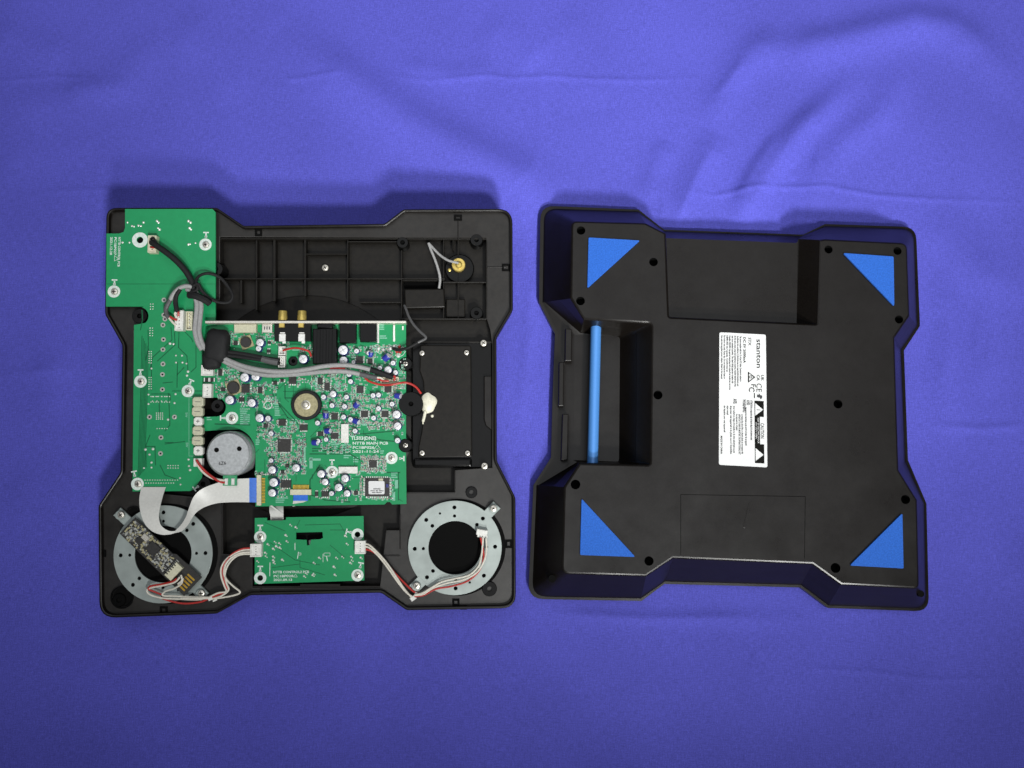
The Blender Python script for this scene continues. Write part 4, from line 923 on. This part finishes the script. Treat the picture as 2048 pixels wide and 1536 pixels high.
# ------------------------------------------------------------------ ribbons
def E(lst): return [L(*p) for p in lst]
rb = thing('ribbon_cable', 'white flat ribbon cable looping from the control board round to the main board', 'ribbon cable', L, L(340, 1020, 40))
q = MB().sheet(E([(283, 974, 46), (279, 998, 52), (281, 1022, 58), (289, 1046, 60), (304, 1062, 58), (322, 1069, 55), (338, 1069, 52), (350, 1066, 50)]),
               E([(332, 974, 46), (326, 992, 52), (321, 1012, 58), (318, 1032, 60), (321, 1048, 58), (329, 1057, 55), (340, 1062, 52), (350, 1062, 50)]), 1.0)
q.sheet(E([(350, 1066, 50), (364, 1062, 52), (376, 1050, 58), (384, 1037, 64), (394, 1024, 66), (410, 1014, 66), (432, 1007, 62), (460, 1004.5, 54), (500, 1004.5, 46)]),
        E([(350, 1062, 50), (362, 1050, 54), (372, 1034, 62), (379, 1014, 70), (388, 993, 74), (404, 978, 72), (428, 968, 64), (460, 959, 54), (500, 956.5, 46)]), 1.0)
part('ribbon_film', q, 'ribbon', rb, flat=False)
q = MB().sheet(E([(499, 1004.5, 46.2), (506, 1004.5, 45), (514, 1005, 43)]), E([(499, 956, 46.2), (506, 956, 45), (514, 956, 43)]), 1.3); part('blue_end', q, 'stiff', rb)
rb2 = thing('ribbon_cable', 'short folded white ribbon cable rising from the small near board', 'ribbon cable', L, L(552, 1022, 36))
q = MB().sheet(E([(539, 1011, 32), (539, 1022, 38), (541, 1032, 38), (542, 1042, 32)]), E([(567, 1012, 32), (567, 1022, 38), (567, 1032, 38), (567, 1041, 32)]), 1.0)
q.add([L(539, 1011.5, 41), L(544, 1011, 41), L(567, 1028, 41), L(567, 1032, 41), L(539, 1011.5, 39), L(544, 1011, 39), L(567, 1028, 39), L(567, 1032, 39)], [(0, 1, 2, 3), (4, 5, 6, 7), (0, 1, 5, 4), (1, 2, 6, 5), (2, 3, 7, 6), (3, 0, 4, 7)])
part('ribbon_film', q, 'ribbon', rb2, flat=False)
q = MB()
for i in range(11): a = L(544+i*2.1, 1035, 37); q.box((a.x, a.y-2, 36), (.9, 8, 2.4))
part('conductor', q, 'dgrey', rb2, kind='stuff')
rb3 = thing('ribbon_cable', 'small ribbon stub with a blue end plugged into the near edge of the main board', 'ribbon cable', L, L(601, 1000, 40))
part('blue_end', MB().sheet(E([(587, 990, 43.5), (587, 996, 43), (586.5, 1001.5, 42)]), E([(616, 990, 43.5), (616, 996, 43), (616, 1001.5, 42)]), 1.2), 'stiff', rb3)
part('ribbon_film', MB().sheet(E([(586.5, 1001.5, 42), (586, 1006, 40), (585.5, 1013, 36)]), E([(616, 1001.5, 42), (612, 1002.5, 40), (588, 1013, 36)]), 1.0), 'ribbon', rb3)

# ------------------------------------------------------------------ cables and wires
def wire(path, r, m, name, label, cat='cable', group=None, n=8):
    return solo(name, MB().tube(E(path), r, n, 0, 7), m, L, label, cat, L(*path[0]), group)
sleeved = thing('sleeved_cable', 'thick black sleeved cable curving from the control board connector to a looped tie', 'cable', L, L(306, 486, 55))
part('sleeve', MB().tube(E([(303, 484, 60), (314, 492, 64), (330, 503, 66), (350, 519, 66), (368, 538, 64), (381, 558, 62), (387, 574, 62), (389, 596, 60)]), 5.6, 12, 0, 7), 'rubber', sleeved, flat=False)
for k, (y0, m_) in enumerate([(478, 'rubber'), (483, 'rubber'), (489, 'rubber'), (494, 'red')]):
    part('lead', MB().tube(E([(301, y0, 58), (307, y0-2+k, 62), (316, 489+k*1.5, 64)]), 1.7, 8, 0, 5), m_, sleeved, flat=False)
tie = wire([(381, 585, 66), (395, 578, 70), (392, 562, 68), (400, 551, 62), (418, 547, 54), (440, 555, 44), (457, 575, 38), (465, 592, 38), (458, 604, 40), (440, 605, 46), (420, 597, 56), (404, 582, 66), (396, 568, 70), (386, 572, 68)], 2.9, 'rubber', 'cable_tie', 'black cable tie with its long tail looping off the control board edge', 'cable tie')
wire([(378, 590, 62), (392, 592, 68), (410, 600, 66), (420, 607, 60)], 6.5, 'rubber', 'tape_wrap', 'black tape wrapped round the cable bundle beside the looped tie', 'tape')
gray = thing('grey_cable', 'pair of grey cables dropping from the looped tie into the black taped lump', 'cable', L, L(395, 600, 55))
for dx in (-4.2, 4.2):
    part('grey_sleeve', MB().tube(E([(378+dx, 578, 58), (392+dx, 590, 62), (398+dx, 610, 64), (396+dx, 636, 64), (394+dx, 662, 64), (399+dx, 684, 62), (408+dx, 700, 60)]), 4.4, 10, 0, 7), 'grey', gray, flat=False)
loop = thing('grey_cable', 'grey and black leads arching from the looped tie down to the tall white connector', 'cable', L, L(350, 600, 50))
part('grey_sleeve', MB().tube(E([(384, 574, 64), (372, 572, 66), (358, 577, 66), (347, 588, 64), (340, 601, 62)]), 4, 10, 0, 7), 'grey', loop, flat=False)
part('shrink_sleeve', MB().tube(E([(341, 599, 62), (336, 608, 62), (332, 618, 60), (333, 628, 60), (338, 636, 60)]), 4.2, 10, 0, 6), 'dgrey', loop, flat=False)
part('shrink_sleeve', MB().tube(E([(360, 578, 66), (353, 590, 64), (351, 604, 62), (353, 618, 62), (356, 624, 61)]), 4.2, 10, 0, 6), 'rubber', loop, flat=False)
for pth, m_ in [([(338, 636, 60), (345, 644, 60), (352, 651, 59)], 'wire'), ([(340, 633, 61), (346, 637, 61), (354, 640, 60)], 'red'), ([(354, 622, 62), (350, 628, 62), (354, 636, 60)], 'wire'), ([(356, 622, 62), (357, 626, 62), (357, 632, 60)], 'red')]:
    part('lead', MB().tube(E(pth), 2.1, 8, 0, 5), m_, loop, flat=False)
# taped lump
q = MB(); rn = random.Random(9); nn, mm = 24, 12; c0, c1 = L(431, 690, 68), L(420, 720, 64)
def lump(c, a, b_, h_, seed, rot=0):
    r_ = random.Random(seed); v = []; X = Matrix.Translation(c) @ Matrix.Rotation(rot, 4, 'Z')
    for j in range(mm+1):
        ph = -pi/2+pi*j/mm
        for i in range(nn):
            th = 2*pi*i/nn; e = lambda t: math.copysign(abs(t)**.55, t); wob = 1+r_.uniform(-.05, .05)
            v.append((a*e(cos(th))*abs(cos(ph))**.5*wob, b_*e(sin(th))*abs(cos(ph))**.5*wob, h_*sin(ph)))
    q.add(v, [(j*nn+i, j*nn+(i+1) % nn, (j+1)*nn+(i+1) % nn, (j+1)*nn+i) for j in range(mm) for i in range(nn)], 0, X)
lump((c0.x, c0.y, 57), 22, 31, 15, 1, -.1); lump((c1.x, c1.y, 54), 17, 17, 12, 2, .1)
solo('ferrite_wrap', q, 'rubber', L, 'lumpy black taped ferrite over the far left corner of the main board', 'ferrite', L(428, 700, 45))
pair = thing('grey_cable', 'pair of long grey cables sagging across the main board from the taped lump', 'cable', L, L(440, 715, 50))
part('grey_sleeve', MB().tube(E([(438, 711, 60), (458, 721, 60), (490, 733, 60), (530, 741, 60), (570, 743, 60), (610, 739, 62), (650, 732, 64), (690, 730, 64), (720, 734, 62), (744, 740, 60)]), 4.3, 10, 0, 7), 'grey', pair, flat=False)
part('grey_sleeve', MB().tube(E([(437, 715, 56), (455, 726, 56), (490, 741, 56), (530, 750, 56), (570, 750, 57), (610, 747, 58), (650, 743, 60), (690, 743, 60), (724, 749, 58)]), 4.3, 10, 0, 7), 'grey', pair, flat=False)
part('shrink_sleeve', MB().tube(E([(741, 739, 60), (756, 744, 60), (772, 750, 59), (786, 755, 58)]), 5.2, 10, 0, 5), 'rubber', pair, flat=False)
part('shrink_sleeve', MB().tube(E([(720, 748, 58), (736, 752, 58), (754, 756, 58)]), 5.0, 10, 0, 5), 'dgrey', pair, flat=False)
for pth, m_ in [([(752, 755, 58), (762, 756, 58), (768, 762, 55)], 'wire'), ([(754, 757, 57), (764, 761, 57), (778, 762, 55)], 'red'), ([(783, 752, 58), (790, 753, 58), (788, 761, 55)], 'red'), ([(660, 736, 58), (690, 737, 58)], 'red')]:
    part('lead', MB().tube(E(pth), 1.9, 8, 0, 5), m_, pair, flat=False)
flat = thing('black_cable', 'flat pair of black leads running from the taped lump to a small white connector', 'cable', L, L(450, 705, 50))
for d_ in (0, 7):
    part('lead', MB().tube(E([(448, 703+d_, 56), (475, 706+d_, 56), (505, 711+d_*.9, 56), (535, 717+d_*.7, 56), (560, 720+d_, 54)]), 3.6, 8, 0, 6), 'rubber', flat, flat=False)
part('shrink_sleeve', MB().tube(E([(524, 718, 57), (540, 722, 57), (556, 725, 56)]), 6.2, 10, 0, 5), 'dgrey', flat, flat=False)
wire([(566, 701, 52), (576, 698, 56), (590, 696, 58), (605, 698, 58), (618, 703, 56), (622, 712, 50)], 2.0, 'red', 'red_wire', 'short red wire bowing from a small white connector to the big black jack', 'wire')
wire([(729, 754, 56), (736, 761, 56), (748, 766, 56), (765, 770, 56), (785, 769, 58), (800, 766, 56), (810, 765, 52), (822, 768, 50), (833, 775, 48), (842, 787, 44)], 2.1, 'red', 'red_wire', 'long red wire trailing from the grey cable end to the glue blob', 'wire')
wire([(809, 611, 30), (812, 618, 34), (818, 634, 40), (828, 650, 46), (840, 663, 50), (850, 672, 52), (851, 677, 52), (842, 682, 54), (832, 687, 54)], 2.6, 'dgrey', 'grey_wire', 'grey wire kinking from the black clip box towards the main board corner', 'wire')
wire([(836, 685, 54.5), (825, 691, 54), (812, 697, 52), (798, 700, 48), (785, 697, 44)], 3.0, 'rubber', 'black_sleeve', 'black sleeve ending on the far right corner pads of the main board', 'sleeve')
wire([(917, 526, 42), (908, 524, 42), (895, 520, 40), (880, 510, 36), (868, 498, 34), (858, 487, 32)], 2.4, 'grey', 'grey_wire', 'thin grey wire from the brass nut up to the far rib', 'wire')
wire([(857, 486, 32), (862, 500, 33), (871, 522, 34), (878, 545, 33), (880, 560, 31), (878, 577, 30)], 2.5, 'grey', 'grey_wire', 'thin grey wire from the far rib down to the black clip box', 'wire')
cl = [(788, 693, 'solder'), (794, 703, 'red'), (800, 704, 'red'), (781, 697, 'solder'), (767, 700, 'solder'), (757, 697, 'solder'), (799, 694, 'red'), (796, 712, 'solder')]
q = MB()
for x, y, m_ in cl: blob(q, x, y, HM, 3.4, 0 if m_ == 'solder' else 1)
part('solder_joint', q, ['solder', 'red'], mainb, kind='stuff')
# motor leads
ml = thing('motor_lead', 'twisted red and white leads from the control board to the silver motor terminal', 'cable', L, L(396, 925, 50))
part('lead', MB().tube(E([(393, 922, 58), (397, 932, 60), (406, 944, 60), (420, 954, 62), (436, 959, 62), (449, 961, 62)]), 2.3, 8, 0, 7), 'wire', ml, flat=False)
part('lead', MB().tube(E([(393, 920, 60), (400, 931, 62), (412, 944, 62), (426, 955, 64), (440, 963, 62), (450, 965, 62)]), 2.3, 8, 0, 7), 'red', ml, flat=False)
# bundles to the rings
lb = thing('wire_bundle', 'white and red wires looping from the left metal ring to the small board', 'wires', L, L(418, 1196, 44))
B = lambda pth, m_: part('lead', MB().tube(E(pth), 1.75, 8, 0, 7), m_, lb, flat=False)
B([(502, 1096, 46), (484, 1098, 48), (466, 1107, 50), (453, 1120, 50), (446, 1135, 50), (446, 1150, 50), (451, 1168, 48), (455, 1182, 46), (440, 1188, 46), (420, 1196, 46)], 'red')
B([(502, 1099, 46), (482, 1101, 48), (463, 1110, 50), (449, 1123, 50), (442, 1138, 50), (443, 1155, 50), (449, 1172, 48), (452, 1183, 47), (436, 1186, 47), (419, 1194, 46)], 'wire')
B([(502, 1104, 46), (480, 1106, 49), (462, 1116, 51), (451, 1130, 51), (448, 1147, 51), (454, 1160, 50), (466, 1172, 46), (480, 1184, 42), (470, 1190, 42), (445, 1195, 44), (420, 1198, 46)], 'wire')
B([(502, 1108, 46), (482, 1109, 48), (468, 1116, 50), (456, 1130, 50), (450, 1148, 50), (453, 1166, 49), (457, 1180, 48), (442, 1192, 47), (420, 1199, 46)], 'wire')
B([(418, 1197, 46), (400, 1204, 46), (370, 1207, 45), (345, 1203, 44), (325, 1197, 44)], 'red')
B([(418, 1194, 46), (396, 1199, 46), (360, 1198, 46), (325, 1196, 46), (302, 1190, 48), (294, 1182, 50), (300, 1176, 52), (330, 1170, 56), (350, 1164, 60), (360, 1154, 62)], 'wire')
B([(420, 1195, 47), (390, 1194, 48), (350, 1192, 48), (326, 1191, 50), (330, 1183, 52), (348, 1177, 55), (362, 1168, 60), (366, 1156, 62)], 'wire')
B([(326, 1190, 48), (308, 1183, 50), (297, 1178, 52), (302, 1172, 54), (325, 1168, 56), (345, 1163, 60), (353, 1157, 62)], 'red')
B([(420, 1197, 46), (394, 1196, 50), (362, 1196, 50)], 'wire')
B([(356, 1168, 60), (364, 1160, 62), (362, 1150, 62)], 'wire')
c = L(420, 1197, 48); part('wire_clip', MB().box((0, 0, 0), (9, 7, 6), .5, 0, 1).box((8, -4, 1), (8, 3, 3), .4, 0, .5), 'white', lb, at=(c.x, c.y, 42))
rbn = thing('wire_bundle', 'white and red wires from the small board to a plug on the right ring', 'wires', L, L(826, 1197, 44))
B2 = lambda pth, m_: part('lead', MB().tube(E(pth), 1.8, 8, 0, 7), m_, rbn, flat=False)
B2([(729, 1087, 46), (740, 1091, 48), (758, 1108, 48), (775, 1128, 48), (792, 1153, 48), (808, 1177, 46), (824, 1196, 44)], 'wire')
B2([(729, 1092, 46), (742, 1098, 48), (762, 1118, 47), (780, 1142, 47), (797, 1166, 46), (812, 1184, 46), (825, 1194, 44)], 'wire')
B2([(729, 1098, 46), (745, 1103, 47), (766, 1118, 45), (788, 1144, 44), (808, 1165, 43), (826, 1182, 42), (838, 1188, 42)], 'red')
B2([(829, 1193, 45), (848, 1190, 46), (872, 1178, 47), (905, 1172, 46), (935, 1162, 46), (957, 1143, 47), (967, 1118, 48), (966, 1098, 50), (961, 1075, 52)], 'red')
B2([(829, 1190, 46), (845, 1186, 46), (868, 1172, 47), (885, 1163, 48), (910, 1157, 48), (938, 1150, 48), (957, 1132, 49), (963, 1110, 50), (965, 1092, 51), (966, 1075, 52)], 'wire')
B2([(829, 1191, 45), (846, 1189, 46), (866, 1176, 47), (895, 1166, 47), (925, 1160, 47), (952, 1146, 48), (968, 1122, 49), (973, 1098, 50), (972, 1076, 52)], 'wire')
c = L(826, 1197, 47); part('wire_clip', MB().box((0, 0, 0), (11, 8, 6), .6, 0, 1).box((5, 6, 1), (6, 9, 3), -.5, 0, .5), 'white', rbn, at=(c.x, c.y, 40))
c = L(964, 1066, 56); b2 = MB().box((0, 0, 0), (21, 11, 9), 0, 0, 1).box((2, -7, .5), (19, 5, 7), 0, 0, .6)
part('plug', b2, 'white', rbn, at=(c.x, c.y, 41), rot=(0, 0, -.16))
